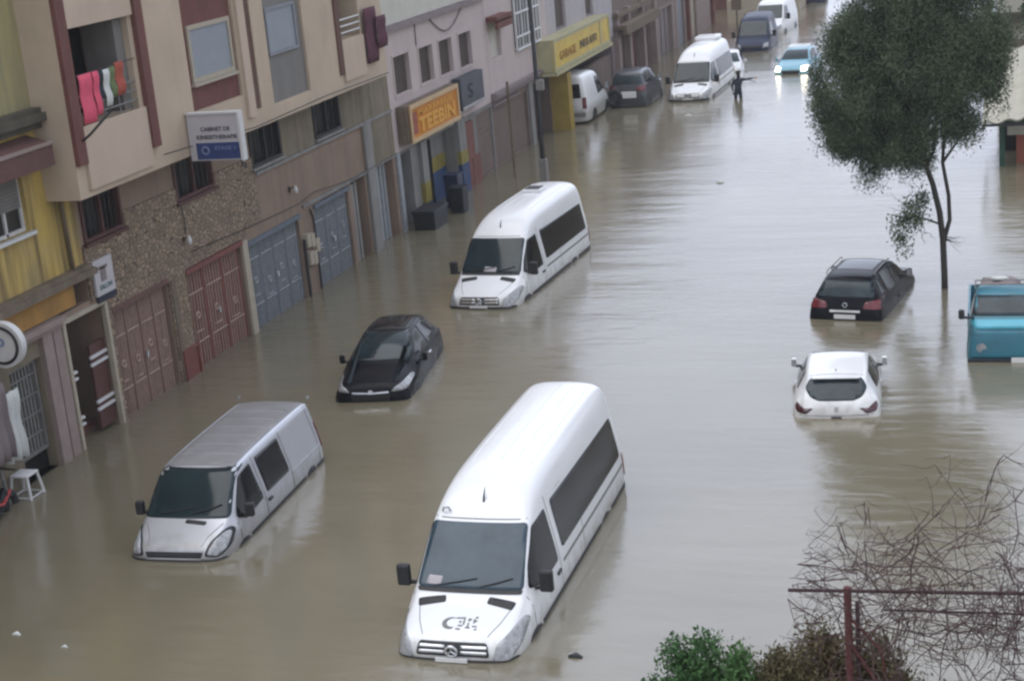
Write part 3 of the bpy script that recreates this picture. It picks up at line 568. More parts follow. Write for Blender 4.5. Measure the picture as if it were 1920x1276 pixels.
# --- wall lamp, shrub pot and small facade things
def wall_lamp(y, z, lab):
    S = empty('wall_lamp', (X + .1, y, z), lab, 'lamp')
    part(MB().box(X, X + .05, y - .03, y + .03, z - .05, z + .1).tube([(X + .04, y, z + .05), (X + .2, y, z + .1)], .015, 6), 'bracket', 'trim', S)
    part(MB().tube([(X + .2, y, z + .12), (X + .2, y, z + .02), (X + .2, y, z - .08)], [.03, .06, .05], 10), 'lamp_glass', 'whiteframe', S, smooth=True)
wall_lamp(39.25, 3.05, 'small white wall lamp above the first grey blue gate')
wall_lamp(33.2, 3.15, 'small white wall lamp on the rough stone above the brick red gate')
def cable(name, pts, lab, r=.012):
    tag(MB().tube(pts, r, 6).build(name, 'wire', smooth=True), lab, 'cable')
cable('hanging_cable', [(X + .08, 33.25, 4.0), (X + .09, 33.3, 3.7), (X + .09, 33.28, 3.3)], 'black cable hanging down the stone wall under a window')
cable('wall_cable', [(X + .1, 33.4, 2.85), (X + .1, 36.4, 2.7), (X + .12, 39.5, 2.62), (X + .12, 40.6, 2.72), (X + .1, 43.4, 2.5), (X + .12, 47.0, 2.56)], 'thin cable running along the wall above the grey blue gates')
cable('wall_cable', [(XO + .1, 31.4, 5.5), (XO + .12, 36.0, 5.3), (XO + .1, 40.5, 5.36), (XO + .1, 45.1, 5.3)], 'thin cable along the foot of the beige overhang')
tag(MB().tube([(-17.2 + .6 * 0, 28.5, 6.9), (-17.6, 28.3, 6.5), (-18.5, 28.3, 5.9)], .03, 6).build('slanting_cable', 'wire', smooth=True), 'dark cable slanting down between the yellow and the beige building', 'cable')
# --- laundry on the two balconies
def cloth(name, y0, y1, z0, z1, x, m, lab, wav=.005, gr='washing hung on the first balcony', cat='laundry'):
    mb = MB(); nx, nz_ = 10, 8; V = []
    for s_ in (0, 1):
        for i in range(nx + 1):
            for j in range(nz_ + 1):
                y = y0 + (y1 - y0) * i / nx; z = z1 - (z1 - z0) * j / nz_
                xx = x + wav * sin(i * 1.9 + y0 * 7) * (.3 + j / nz_) + .02 * sin(j * 1.3) - s_ * .012
                mb.v.append((xx, y + .004 * sin(j * 1.1 + y0 * 3), z + .015 * sin(i * 2.2) * (j / nz_)))
    n1 = (nx + 1) * (nz_ + 1)
    for i in range(nx):
        for j in range(nz_):
            a = i * (nz_ + 1) + j; mb.f.append((a, a + 1, a + nz_ + 2, a + nz_ + 1)); a += n1; mb.f.append((a, a + nz_ + 1, a + nz_ + 2, a + 1))
    edge = [i * (nz_ + 1) for i in range(nx + 1)] + [nx * (nz_ + 1) + j for j in range(1, nz_ + 1)] + [i * (nz_ + 1) + nz_ for i in range(nx - 1, -1, -1)] + [j for j in range(nz_ - 1, 0, -1)]
    for a, b in zip(edge, edge[1:] + edge[:1]): mb.f.append((a, b, b + n1, a + n1))
    o = mb.build(name, m, smooth=True); tag(o, lab, cat, gr); return o
cloth('pink_towel', 28.60, 29.10, 6.64, 7.62, XO + .03, 'cloth_pink', 'bright pink cloth, leftmost on the first balcony railing')
cloth('pink_towel', 29.10, 29.32, 6.75, 7.62, XO + .05, 'cloth_pink', 'narrow pink cloth next to the widest pink one')
cloth('dark_garment', 29.34, 29.52, 7.0, 7.6, XO, 'mblue', 'dark garment hanging between pink and white cloths')
cloth('white_towel', 29.54, 29.78, 6.85, 7.6, XO + .03, 'cloth_white', 'white cloth in the middle of the balcony washing')
cloth('green_garment', 29.80, 30.02, 7.0, 7.62, XO + .02, 'cloth_green', 'olive green cloth right of the white one')
cloth('red_garment', 30.04, 30.38, 7.0, 7.68, XO + .02, 'cloth_red', 'orange red cloth, rightmost on the first balcony')
tag(MB().tube([(XO + .02, 28.45, 7.62), (XO + .02, 30.9, 7.66)], .01, 5).build('washing_line', 'wire'), 'washing line across the first balcony', 'line')
cloth('maroon_blanket', 43.6, 44.5, 5.75, 7.3, XO + .12, 'cloth_maroon', 'dark maroon blanket hanging at the far corner balcony', .018, 'blankets on the corner balcony', 'blanket')
cloth('maroon_blanket', 44.3, 45.0, 6.1, 7.0, XO + .2, 'cloth_maroon', 'shorter maroon blanket beside the long one at the corner', .018, 'blankets on the corner balcony', 'blanket')
# ------------------------------------------------------------------ vehicles (local frame: front at y=0, length along +y, wheels on z=0)
def lerp_tab(tab, s):
    if s <= tab[0][0]: return tab[0][1:]
    for a, b in zip(tab, tab[1:]):
        if s <= b[0]:
            t = (s - a[0]) / (b[0] - a[0]); return tuple(p + (q - p) * t for p, q in zip(a[1:], b[1:]))
    return tab[-1][1:]
def body_mesh(tab, name, m, parent, sub=2):
    """tab rows: s, zbot, ztop, w_low, zbelt, w_belt, w_top, r -> one smooth closed shell"""
    bm = bmesh.new(); rings = []
    for row in tab:
        s, zb, zt, wl, zbe, wb, wt, r = row
        zs_ = zt - r; be = min(zbe, zb + .75 * (zs_ - zb)) if zbe > zs_ - .05 else zbe
        half = [(wl - .07, zb), (wl, zb + .10), (wl + .005, zb + .5 * (be - zb)), (wb, be), (wb + (wt - wb) * .55, be + .5 * (zs_ - be)), (wt, zs_), (wt - r * .38, zt - r * .28), (wt * .55, zt - .012), (0, zt)]
        ring = [bm.verts.new((x, s, z)) for x, z in half] + [bm.verts.new((-x, s, z)) for x, z in half[-2::-1]]
        rings.append(ring)
    for a, b in zip(rings, rings[1:]):
        n = len(a)
        for i in range(n): bm.faces.new((a[i], b[i], b[(i + 1) % n], a[(i + 1) % n]))
    def cap(ring, rev):
        n = len(ring); h = n // 2
        for i in range(h):
            a, b = ring[i], ring[i + 1]; c, d = ring[n - 2 - i], ring[n - 1 - i]
            vs = [a, b, c, d] if b is not c else [a, b, d]
            vs = list(dict.fromkeys(vs))
            if len(vs) >= 3: bm.faces.new(vs if rev else vs[::-1])
    cap(rings[0], True); cap(rings[-1], False)
    bmesh.ops.recalc_face_normals(bm, faces=bm.faces)
    me = bpy.data.meshes.new(name); bm.to_mesh(me); bm.free(); me.materials.append(MT[m]); me.shade_smooth()
    tmp = bpy.data.objects.new(name + "_src", me); COL.objects.link(tmp)
    mo = tmp.modifiers.new("s", 'SUBSURF'); mo.levels = sub; mo.render_levels = sub
    bpy.context.view_layer.update(); dg = bpy.context.evaluated_depsgraph_get()
    me2 = bpy.data.meshes.new_from_object(tmp.evaluated_get(dg)); bpy.data.objects.remove(tmp); bpy.data.meshes.remove(me); me2.name = name; me2.shade_smooth()
    o = bpy.data.objects.new(name, me2); COL.objects.link(o); o.parent = parent; ORG[o.name] = Vector((0, 0, 0))
    bvh = BVHTree.FromPolygons([v.co.copy() for v in me2.vertices], [tuple(p.vertices) for p in me2.polygons])
    return o, bvh
def rounded(poly, r=.05, k=4):
    out = []; n = len(poly)
    for i in range(n):
        p = Vector(poly[i]); a = Vector(poly[i - 1]) - p; b = Vector(poly[(i + 1) % n]) - p
        rr = min(r, a.length * .45, b.length * .45); A = p + a.normalized() * rr; Bp = p + b.normalized() * rr
        for j in range(k + 1):
            t = j / k; out.append(((1 - t) ** 2 * A + 2 * t * (1 - t) * p + t * t * Bp))
    return out
AX = {'front': (Vector((0, -3, 0)), Vector((1, 0, 0)), Vector((0, 0, 1)), Vector((0, 1, 0))),
      'rear': (Vector((0, 12, 0)), Vector((1, 0, 0)), Vector((0, 0, 1)), Vector((0, -1, 0))),
      'right': (Vector((4, 0, 0)), Vector((0, 1, 0)), Vector((0, 0, 1)), Vector((-1, 0, 0))),
      'left': (Vector((-4, 0, 0)), Vector((0, 1, 0)), Vector((0, 0, 1)), Vector((1, 0, 0))),
      'top': (Vector((0, 0, 6)), Vector((1, 0, 0)), Vector((0, 1, 0)), Vector((0, 0, -1)))}
def patch(bvh, view, poly, name, m, parent, eps=.008, rr=.04, grid=.07, below=None):
    """a panel of real thickness shaped by a 2D outline and laid on the body surface"""
    O, A, Bv, D = AX[view]; pts = rounded(poly, rr) if rr else [Vector(p) for p in poly]
    bm = bmesh.new(); f = bm.faces.new([bm.verts.new((p.x, p.y, 0)) for p in pts])
    x0, x1 = min(p.x for p in pts), max(p.x for p in pts); y0, y1 = min(p.y for p in pts), max(p.y for p in pts)
    for ax, (lo, hi) in ((0, (x0, x1)), (1, (y0, y1))):
        q = math.floor(lo / grid) * grid + grid
        while q < hi - 1e-4:
            co = [0, 0, 0]; co[ax] = q; no = [0, 0, 0]; no[ax] = 1
            bmesh.ops.bisect_plane(bm, geom=bm.verts[:] + bm.edges[:] + bm.faces[:], plane_co=co, plane_no=no, dist=1e-5); q += grid
    ok = {}; verts = list(bm.verts)
    for v in verts:
        o = O + A * v.co.x + Bv * v.co.y; loc, nrm, idx, dist = bvh.ray_cast(o, D)
        if loc is None: loc, nrm, idx, dist = bvh.find_nearest(o + D * 3.0)
        if nrm.dot(D) > 0: nrm = -nrm
        ok[v] = (loc, nrm)
    idx = {v: i for i, v in enumerate(verts)}; n = len(verts)
    V = [tuple(ok[v][0] + ok[v][1] * eps) for v in verts] + [tuple(ok[v][0] - ok[v][1] * .01) for v in verts]
    F = []
    for fc in bm.faces:
        ids = [idx[v] for v in fc.verts]; p = [Vector(V[i]) for i in ids]
        nn = (p[1] - p[0]).cross(p[2] - p[0])
        if nn.dot(D) > 0: ids = ids[::-1]
        F.append(tuple(ids))
    ed = {}
    for ff in F:
        for a, b in zip(ff, ff[1:] + ff[:1]): ed[(a, b)] = 1
    for (a, b) in list(ed):
        if (b, a) not in ed: F.append((b, a, a + n, b + n))
    bm.free(); mb = MB(); mb.v = V; mb.f = F
    if name is None: return mb
    o = mb.build(name, m, parent, smooth=False, world=False)
    for p in o.data.polygons: p.use_smooth = True
    return o
def strip_patch(bvh, view, pts, wd, eps=.004):
    """thin line following points on the body (panel gaps, mouldings)"""
    m = MB()
    for a, b in zip(pts, pts[1:]):
        a, b = Vector(a), Vector(b); d = (b - a).normalized(); q = Vector((-d.y, d.x)) * wd / 2
        m.add(patch(bvh, view, [a - q - d * wd * .3, b - q + d * wd * .3, b + q + d * wd * .3, a + q - d * wd * .3], None, None, None, eps, 0, .12))
    return m
def mirror(parent, x, s, z, sgn, m='trim', size=1.0):
    x -= .10 * (1.25 - size)
    o = MB().obox((sgn * (x + .17), s, z), (.105 * size, 0, 0), (0, .06, 0), (0, 0, .17 * size)).build('mirror', m, parent, world=False, bevel=.035)
    MB().obox((sgn * (x + .03), s + .03, z - .13 * size), (.11, 0, 0), (0, .03, 0), (0, 0, .025)).build('mirror_arm', 'trim', o, world=False, bevel=.01)
    MB().obox((sgn * (x + .17), s + .062, z), (.085 * size, 0, 0), (0, .004, 0), (0, 0, .145 * size)).build('mirror_glass', 'lamp', o, world=False)
    return o
def wiper(bvh, parent, pts, name='wiper'):
    P = []
    for x, z in pts:
        loc, n, i, d = bvh.ray_cast(Vector((x, -3, z)), Vector((0, 1, 0)))
        if loc is not None:
            if n.y > 0: n = -n
            P.append(loc + n * .03)
    if len(P) > 1: MB().tube(P, .011, 5).build(name, 'trim', parent, world=False)

def sprinter(loc, rz, label, L=7.0, paint='white', detail=True, hatch=True, vents=True, group='white high roofed minibuses', ws='glass', kind='minibus', bars=False):
    R = empty('minibus', loc, label, 'minibus', group, rz=rz)
    T = [(0.0, .38, .78, .60, .6, .60, .50, .06), (.05, .33, .98, .80, .7, .80, .70, .07), (.14, .32, 1.07, .90, .75, .89, .80, .08), (.35, .32, 1.155, .95, .85, .94, .84, .09),
         (.65, .32, 1.25, .975, .95, .965, .86, .09), (.93, .32, 1.36, .985, 1.15, .98, .86, .09), (1.02, .32, 1.46, .985, 1.2, .98, .855, .08), (1.35, .32, 1.82, .99, 1.28, .985, .83, .09),
         (1.68, .32, 2.16, .99, 1.3, .985, .80, .12), (1.80, .32, 2.25, .99, 1.3, .985, .79, .14), (2.0, .32, 2.43, .99, 1.3, .985, .78, .20), (2.3, .32, 2.60, .99, 1.32, .985, .77, .26), (2.75, .32, 2.71, .99, 1.34, .985, .77, .30),
         (3.5, .32, 2.755, .99, 1.34, .985, .775, .32), (L - 1.2, .32, 2.765, .99, 1.34, .985, .775, .32), (L - .25, .34, 2.75, .985, 1.34, .98, .77, .31), (L - .06, .36, 2.70, .97, 1.32, .96, .74, .28), (L, .42, 2.60, .92, 1.3, .91, .68, .24)]
    body, bvh = body_mesh(T, 'body', paint, R)
    w_ = patch(bvh, 'front', [(-.83, 1.43), (.83, 1.43), (.745, 2.185), (-.745, 2.185)], 'windscreen', ws, R, .010, .07)
    if detail:
        MB().add(patch(bvh, 'front', [(-.80, 1.385), (.80, 1.385), (.82, 1.43), (-.82, 1.43)], None, None, None, .014, .01)).build('scuttle', 'trim', w_, world=False)
        wiper(bvh, w_, [(-.55, 1.45), (-.2, 1.50), (.1, 1.55)]); wiper(bvh, w_, [(.15, 1.45), (.4, 1.50), (.65, 1.56)])
    for sg, v in ((1, 'right'), (-1, 'left')):
        patch(bvh, v, [(1.12, 1.42), (1.32, 1.70), (1.80, 2.12), (2.42, 2.16), (2.42, 1.30), (1.62, 1.30)], 'door_window', 'glass_black', R, .009, .06)
        patch(bvh, v, [(2.72, 1.38), (L - .30, 1.38), (L - .34, 2.12), (2.72, 2.17)], 'side_window', 'glass_black', R, .010, .08)
        ln = strip_patch(bvh, v, [(1.02, 1.34), (1.02, .60)], .012).add(strip_patch(bvh, v, [(2.52, 2.3), (2.52, .45)], .014)).add(strip_patch(bvh, v, [(2.7, 1.18), (L - .2, 1.18)], .05, .006)).add(strip_patch(bvh, v, [(3.9, 1.35), (3.9, .45)], .012))
        ln.build('door_outline', 'steel', R, world=False)
        strip_patch(bvh, v, [(1.5, .60), (L - .9, .60)], .10, .012).build('side_moulding', 'trim', R, world=False)
        strip_patch(bvh, v, [(1.38, .785), (L - 2.05, .785)], .07, .014).build('waterline_shade', 'trim', R, world=False)  # dark strips, here and at the rear, paint the shadow under the body side
        strip_patch(bvh, v, [(L - 1.22, .785), (L - .05, .785)], .07, .014).build('rear_waterline_shade', 'trim', R, world=False)
        patch(bvh, v, [(.55, .30), (.60, .66), (.78, .84), (1.02, .88), (1.25, .82), (1.40, .64), (1.44, .30)], 'wheel_arch', 'trim', R, .006, .08)
        patch(bvh, v, [(L - 2.1, .30), (L - 2.05, .66), (L - 1.87, .82), (L - 1.63, .86), (L - 1.40, .80), (L - 1.25, .64), (L - 1.2, .30)], 'wheel_arch', 'trim', R, .006, .08)
        mirror(R, .98, 1.25, 1.50, sg)
        patch(bvh, v, [(2.28, 1.10), (2.46, 1.10), (2.46, 1.15), (2.28, 1.15)], 'door_handle', 'trim', R, .03, .01)
        patch(bvh, v, [(L - .12, .95), (L - .03, .95), (L - .03, 1.35), (L - .12, 1.35)], 'tail_light', 'red_lamp', R, .02, .02)
        patch(bvh, 'front', [(sg * .60, .80), (sg * .66, 1.0), (sg * .88, 1.17), (sg * .955, 1.12), (sg * .93, .90), (sg * .84, .78)][::sg], 'headlight', 'lamp', R, .016, .04, .05)
        if vents: patch(bvh, 'top', [(sg * .32, .80), (sg * .72, .72), (sg * .76, .86), (sg * .34, .91)][::sg], 'bonnet_vent', 'trim', R, .012, .03, .05)
    g = patch(bvh, 'front', [(-.56, .84), (.56, .84), (.52, 1.02), (-.52, 1.02)], 'grille', 'trim', R, .012, .05, .05)
    for zz in (.895, .965):
        for sg in (-1, 1): patch(bvh, 'front', [(sg * .12, zz - .02), (sg * .52, zz - .02), (sg * .52, zz + .018), (sg * .12, zz + .018)][::sg], 'grille_bar', 'chrome', g, .028, .01, .06)
    MB().torus((0, -.02 - .0, .93), (0, 1, .15), .085, .018, 24, 8).tube([(0, -.02, .93), (0, -.02, 1.015)], .012, 5).tube([(0, -.02, .93), (-.07, -.02, .885)], .012, 5).tube([(0, -.02, .93), (.07, -.02, .885)], .012, 5).build('emblem', 'chrome', g, world=False)
    patch(bvh, 'front', [(-.93, .30), (.93, .30), (.93, .80), (.5, .795), (-.5, .795), (-.93, .80)], 'front_bumper', 'trim', R, .012, .06)
    MB().box(-.24, .24, -.06, -.035, .775, .835).build('number_plate', 'plate', R, world=False)
    patch(bvh, 'rear', [(-.8, 1.35), (-.05, 1.35), (-.05, 2.1), (-.75, 2.1)], 'rear_window', 'glass_black', R, .01, .06)
    patch(bvh, 'rear', [(.05, 1.35), (.8, 1.35), (.75, 2.1), (.05, 2.1)], 'rear_window', 'glass_black', R, .01, .06)
    strip_patch(bvh, 'top', [(-.74, .84), (-.62, .45), (-.50, .20)], .012).add(strip_patch(bvh, 'top', [(.74, .84), (.62, .45), (.50, .20)], .012)).build('bonnet_outline', 'steel', R, world=False)
    strip_patch(bvh, 'front', [(-.80, 2.225), (.80, 2.225)], .012).build('roof_cap_seam', 'steel', R, world=False)
    # roof ribs and antenna
    rb = MB()
    for xx in (-.5, -.25, 0, .25, .5): rb.add(strip_patch(bvh, 'top', [(xx, 3.0), (xx, L - .4)], .03, .010))
    rb.build('roof_ribs', paint, R, world=False)
    if hatch:
        h = MB().obox((-.05, L - 1.6, 2.80), (.27, 0, 0), (0, .27, 0), (0, 0, .045)).build('roof_hatch', paint, R, world=False, bevel=.02)
        MB().obox((-.05, L - 1.6, 2.85), (.21, 0, 0), (0, .21, 0), (0, 0, .012)).build('hatch_glass', 'trim', h, world=False, bevel=.02)
    MB().tube([(0, 2.0, 2.40), (0, 2.04, 2.50), (0, 2.12, 2.60)], [.018, .014, .005], 6).build('antenna', 'trim', R, world=False)
    return R, body, bvh
WLB = .763
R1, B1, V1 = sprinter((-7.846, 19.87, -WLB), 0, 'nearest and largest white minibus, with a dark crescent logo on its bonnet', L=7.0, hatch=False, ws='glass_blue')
# crescent logo on the bonnet, dashboard paper behind the glass, interior glints
def on_bonnet(poly, eps=.008): return patch(V1, 'top', poly, None, None, None, eps, 0, .04)
cm = MB(); cx_, cy_ = -.12, .40
arc = [(cx_ + .13 * cos(a), cy_ + .11 * sin(a)) for a in np.linspace(radians(60), radians(285), 14)]; arc2 = [(cx_ + .035 + .10 * cos(a), cy_ + .012 + .085 * sin(a)) for a in np.linspace(radians(285), radians(60), 14)]
for i in range(13): cm.add(on_bonnet([arc[i], arc[i + 1], arc2[12 - i], arc2[13 - i]]))
for (x0, y0, x1, y1) in [(-.05, .50, .08, .51), (.07, .51, .08, .38), (.0, .36, .07, .36), (.13, .49, .18, .49), (.15, .42, .15, .34), (.12, .33, .19, .33), (.23, .50, .23, .42), (.21, .46, .27, .46), (.22, .36, .29, .36), (.26, .30, .30, .31), (-.02, .30, .05, .295)]:
    d = Vector((x1 - x0, y1 - y0)).normalized(); q = Vector((-d.y, d.x)) * .011; a, b = Vector((x0, y0)), Vector((x1, y1)); cm.add(on_bonnet([a - q, b - q, b + q, a + q]))
for (x, y) in ((.15, .47), (.25, .53), (.02, .43)): cm.add(on_bonnet([(x - .018, y - .015), (x + .018, y - .015), (x + .018, y + .015), (x - .018, y + .015)]))
cm.build('bonnet_logo', 'steel', R1, world=False)
patch(V1, 'front', [(-.70, 1.47), (-.46, 1.46), (-.44, 1.56), (-.66, 1.57)], 'dashboard_paper', 'lilac', R1, .013, .01)
MB().tube([(-.62, 1.86, 2.30), (-.60, 1.84, 2.36), (-.52, 1.84, 2.37), (-.50, 1.86, 2.31)], .018, 6).build('roof_marker', 'lamp', R1, world=False)
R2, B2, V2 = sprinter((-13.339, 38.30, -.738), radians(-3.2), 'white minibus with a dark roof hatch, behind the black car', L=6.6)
patch(V2, 'front', [(-.2, 1.46), (.15, 1.45), (.15, 1.55), (-.18, 1.57)], 'dashboard_paper', 'lilac', R2, .013, .01)
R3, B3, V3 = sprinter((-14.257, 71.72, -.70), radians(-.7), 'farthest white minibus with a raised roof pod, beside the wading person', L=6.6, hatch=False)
MB().obox((-.05, 5.7, 2.83), (.55, 0, 0), (0, .55, 0), (0, 0, .09)).build('roof_pod', 'white', R3, world=False, bevel=.06)

# --- silver van
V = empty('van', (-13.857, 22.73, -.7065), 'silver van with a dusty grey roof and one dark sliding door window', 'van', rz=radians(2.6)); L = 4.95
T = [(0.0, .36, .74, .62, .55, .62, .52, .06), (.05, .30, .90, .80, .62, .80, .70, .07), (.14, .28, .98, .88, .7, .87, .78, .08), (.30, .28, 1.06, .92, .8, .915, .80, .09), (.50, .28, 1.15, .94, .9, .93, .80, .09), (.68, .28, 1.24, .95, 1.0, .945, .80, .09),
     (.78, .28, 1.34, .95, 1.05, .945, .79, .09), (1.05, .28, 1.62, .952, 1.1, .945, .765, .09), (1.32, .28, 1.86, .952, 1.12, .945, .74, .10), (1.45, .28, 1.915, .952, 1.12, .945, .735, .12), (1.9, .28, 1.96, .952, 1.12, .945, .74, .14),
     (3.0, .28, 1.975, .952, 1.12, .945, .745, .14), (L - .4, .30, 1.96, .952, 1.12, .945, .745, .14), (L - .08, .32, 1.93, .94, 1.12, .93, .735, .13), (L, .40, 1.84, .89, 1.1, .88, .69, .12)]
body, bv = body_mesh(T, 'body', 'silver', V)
ws = patch(bv, 'front', [(-.80, 1.225), (.80, 1.225), (.71, 1.875), (-.71, 1.875)], 'windscreen', 'glass', V, .010, .06)
wiper(bv, ws, [(-.5, 1.28), (-.1, 1.33), (.15, 1.37)]); wiper(bv, ws, [(.1, 1.28), (.4, 1.33), (.62, 1.40)])
rp = patch(bv, 'top', [(-.64, 1.46), (.64, 1.46), (.64, L - .10), (-.64, L - .10)], 'roof_panel', 'silver_roof', V, .010, .05, .12)
rbm = MB()
for yy in (1.9, 2.35, 2.8, 3.25, 3.7, 4.15): rbm.add(strip_patch(bv, 'top', [(-.5, yy), (.5, yy)], .03, .014))
for sg in (-1, 1): rbm.add(strip_patch(bv, 'top', [(sg * .68, 1.5), (sg * .68, L - .1)], .035, .02))
rbm.build('roof_ribs', 'silver', V, world=False)
for sg, v in ((1, 'right'), (-1, 'left')):
    patch(bv, v, [(.84, 1.18), (1.02, 1.40), (1.34, 1.74), (1.86, 1.80), (1.90, 1.12), (1.10, 1.06)], 'door_window', 'glass_black', V, .009, .05)
    if sg == 1: patch(bv, v, [(2.10, 1.14), (3.16, 1.14), (3.14, 1.80), (2.10, 1.80)], 'side_window', 'glass_black', V, .010, .05)
    strip_patch(bv, v, [(1.98, 1.86), (1.98, .45)], .012).add(strip_patch(bv, v, [(.80, 1.1), (.80, .55)], .012)).add(strip_patch(bv, v, [(3.26, 1.86), (3.26, .45)], .012)).add(strip_patch(bv, v, [(4.65, 1.86), (4.65, .5)], .012)).build('door_outline', 'trim', V, world=False)
    strip_patch(bv, v, [(3.28, 1.07), (4.75, 1.07)], .03, .010).build('slide_rail', 'silver', V, world=False)
    strip_patch(bv, v, [(1.2, .66), (4.8, .66)], .08, .012).build('side_moulding', 'trim', V, world=False)
    patch(bv, v, [(.45, .28), (.50, .62), (.66, .76), (.88, .80), (1.08, .76), (1.22, .62), (1.26, .28)], 'wheel_arch', 'trim', V, .006, .08)
    patch(bv, v, [(3.75, .28), (3.80, .62), (3.96, .80), (4.14, .84), (4.32, .80), (4.46, .62), (4.5, .28)], 'wheel_arch', 'trim', V, .006, .08)
    strip_patch(bv, v, [(1.2, .73), (3.8, .73)], .06, .014).build('waterline_shade', 'trim', V, world=False)  # painted shadow line where the van side meets the water, front and rear
    strip_patch(bv, v, [(4.45, .73), (4.9, .73)], .06, .014).build('rear_waterline_shade', 'trim', V, world=False)
    mirror(V, .93, 1.02, 1.26, sg, size=.75)
    patch(bv, v, [(2.06, .98), (2.22, .98), (2.22, 1.03), (2.06, 1.03)], 'door_handle', 'trim', V, .03, .01)
    patch(bv, v, [(L - .14, 1.0), (L - .02, 1.0), (L - .02, 1.5), (L - .14, 1.5)], 'tail_light', 'red_lamp', V, .02, .02)
    hl = patch(bv, 'front', [(sg * .56, .80), (sg * .63, .99), (sg * .80, 1.12), (sg * .90, 1.06), (sg * .91, .86), (sg * .80, .76)][::sg], 'headlight', 'trim', V, .012, .05, .05)
    patch(bv, 'front', [(sg * .61, .82), (sg * .67, .98), (sg * .80, 1.08), (sg * .87, 1.03), (sg * .875, .86), (sg * .79, .79)][::sg], 'headlight_lens', 'lamp', hl, .022, .04, .05)
g = patch(bv, 'front', [(-.50, .77), (.50, .77), (.54, .86), (-.54, .86)], 'grille', 'trim', V, .012, .03, .05)
strip_patch(bv, 'front', [(-.52, .875), (.52, .875)], .022, .022).add(strip_patch(bv, 'front', [(-.5, .755), (.5, .755)], .025, .022)).build('grille_trim', 'silver', g, world=False)
patch(bv, 'top', [(.02, .56), (.40, .53), (.42, .60), (.03, .625)], 'bonnet_vent', 'trim', V, .014, .025, .05)
strip_patch(bv, 'top', [(-.72, .60), (-.55, .30), (-.50, .12)], .012).add(strip_patch(bv, 'top', [(.72, .60), (.55, .30), (.50, .12)], .012)).build('bonnet_outline', 'steel', V, world=False)
patch(bv, 'front', [(-.90, .28), (.90, .28), (.90, .745), (-.90, .745)], 'front_bumper', 'trim', V, .010, .05)
MB().box(.70, .745, L - .06, L - .0, 1.95, 2.0).box(-.745, -.70, L - .06, L, 1.95, 2.0).build('roof_marker', 'lamp', V, world=False)

def van_rear(loc, rz, label, L=5.2, name='van', paint='white'):
    R = empty(name, loc, label, 'van', rz=rz)
    T = [(0.0, .38, .90, .62, .6, .62, .52, .06), (.08, .33, 1.08, .84, .7, .84, .74, .07), (.4, .32, 1.2, .94, .85, .93, .82, .09), (.9, .32, 1.36, .975, 1.1, .97, .85, .09), (1.35, .32, 1.85, .98, 1.25, .975, .80, .10), (1.7, .32, 2.2, .98, 1.3, .975, .78, .14), (2.2, .32, 2.4, .98, 1.3, .975, .78, .18),
         (L - .5, .32, 2.42, .98, 1.3, .975, .78, .18), (L - .07, .34, 2.38, .96, 1.3, .955, .76, .17), (L, .40, 2.28, .92, 1.3, .91, .72, .15)]
    body, bv = body_mesh(T, 'body', paint, R)
    patch(bv, 'front', [(-.78, 1.42), (.78, 1.42), (.70, 2.12), (-.70, 2.12)], 'windscreen', 'glass', R, .01, .06)
    for sg, v in ((1, 'right'), (-1, 'left')):
        patch(bv, v, [(1.2, 1.38), (1.75, 2.02), (2.4, 2.05), (2.4, 1.3)], 'door_window', 'glass_black', R, .01, .05)
        patch(bv, 'front', [(sg * .55, .85), (sg * .62, 1.05), (sg * .82, 1.12), (sg * .86, .9)][::sg], 'headlight', 'lamp', R, .015, .03)
        patch(bv, 'rear', [(sg * .74, .95), (sg * .74, 1.42), (sg * .90, 1.42), (sg * .91, .95)][::-sg], 'tail_light', 'red_lamp', R, .015, .03)
        patch(bv, 'rear', [(sg * .06, 1.4), (sg * .06, 2.0), (sg * .66, 2.0), (sg * .70, 1.4)][::-sg], 'rear_window', 'glass_black', R, .012, .05)
        mirror(R, .96, 1.25, 1.5, sg)
        for a in (.95, L - 1.1): patch(bv, v, [(a - .42, .3), (a - .38, .62), (a - .2, .80), (a, .84), (a + .2, .80), (a + .38, .62), (a + .42, .3)], 'wheel_arch', 'trim', R, .008, .08)
    patch(bv, 'front', [(-.45, .85), (.45, .85), (.45, 1.0), (-.45, 1.0)], 'grille', 'trim', R, .012, .03)
    strip_patch(bv, 'rear', [(0, .5), (0, 2.2)], .02).build('door_outline', 'trim', R, world=False)
    patch(bv, 'rear', [(-.85, .62), (.85, .62), (.85, .80), (-.85, .80)], 'rear_bumper', 'steel', R, .03, .04)
    return R
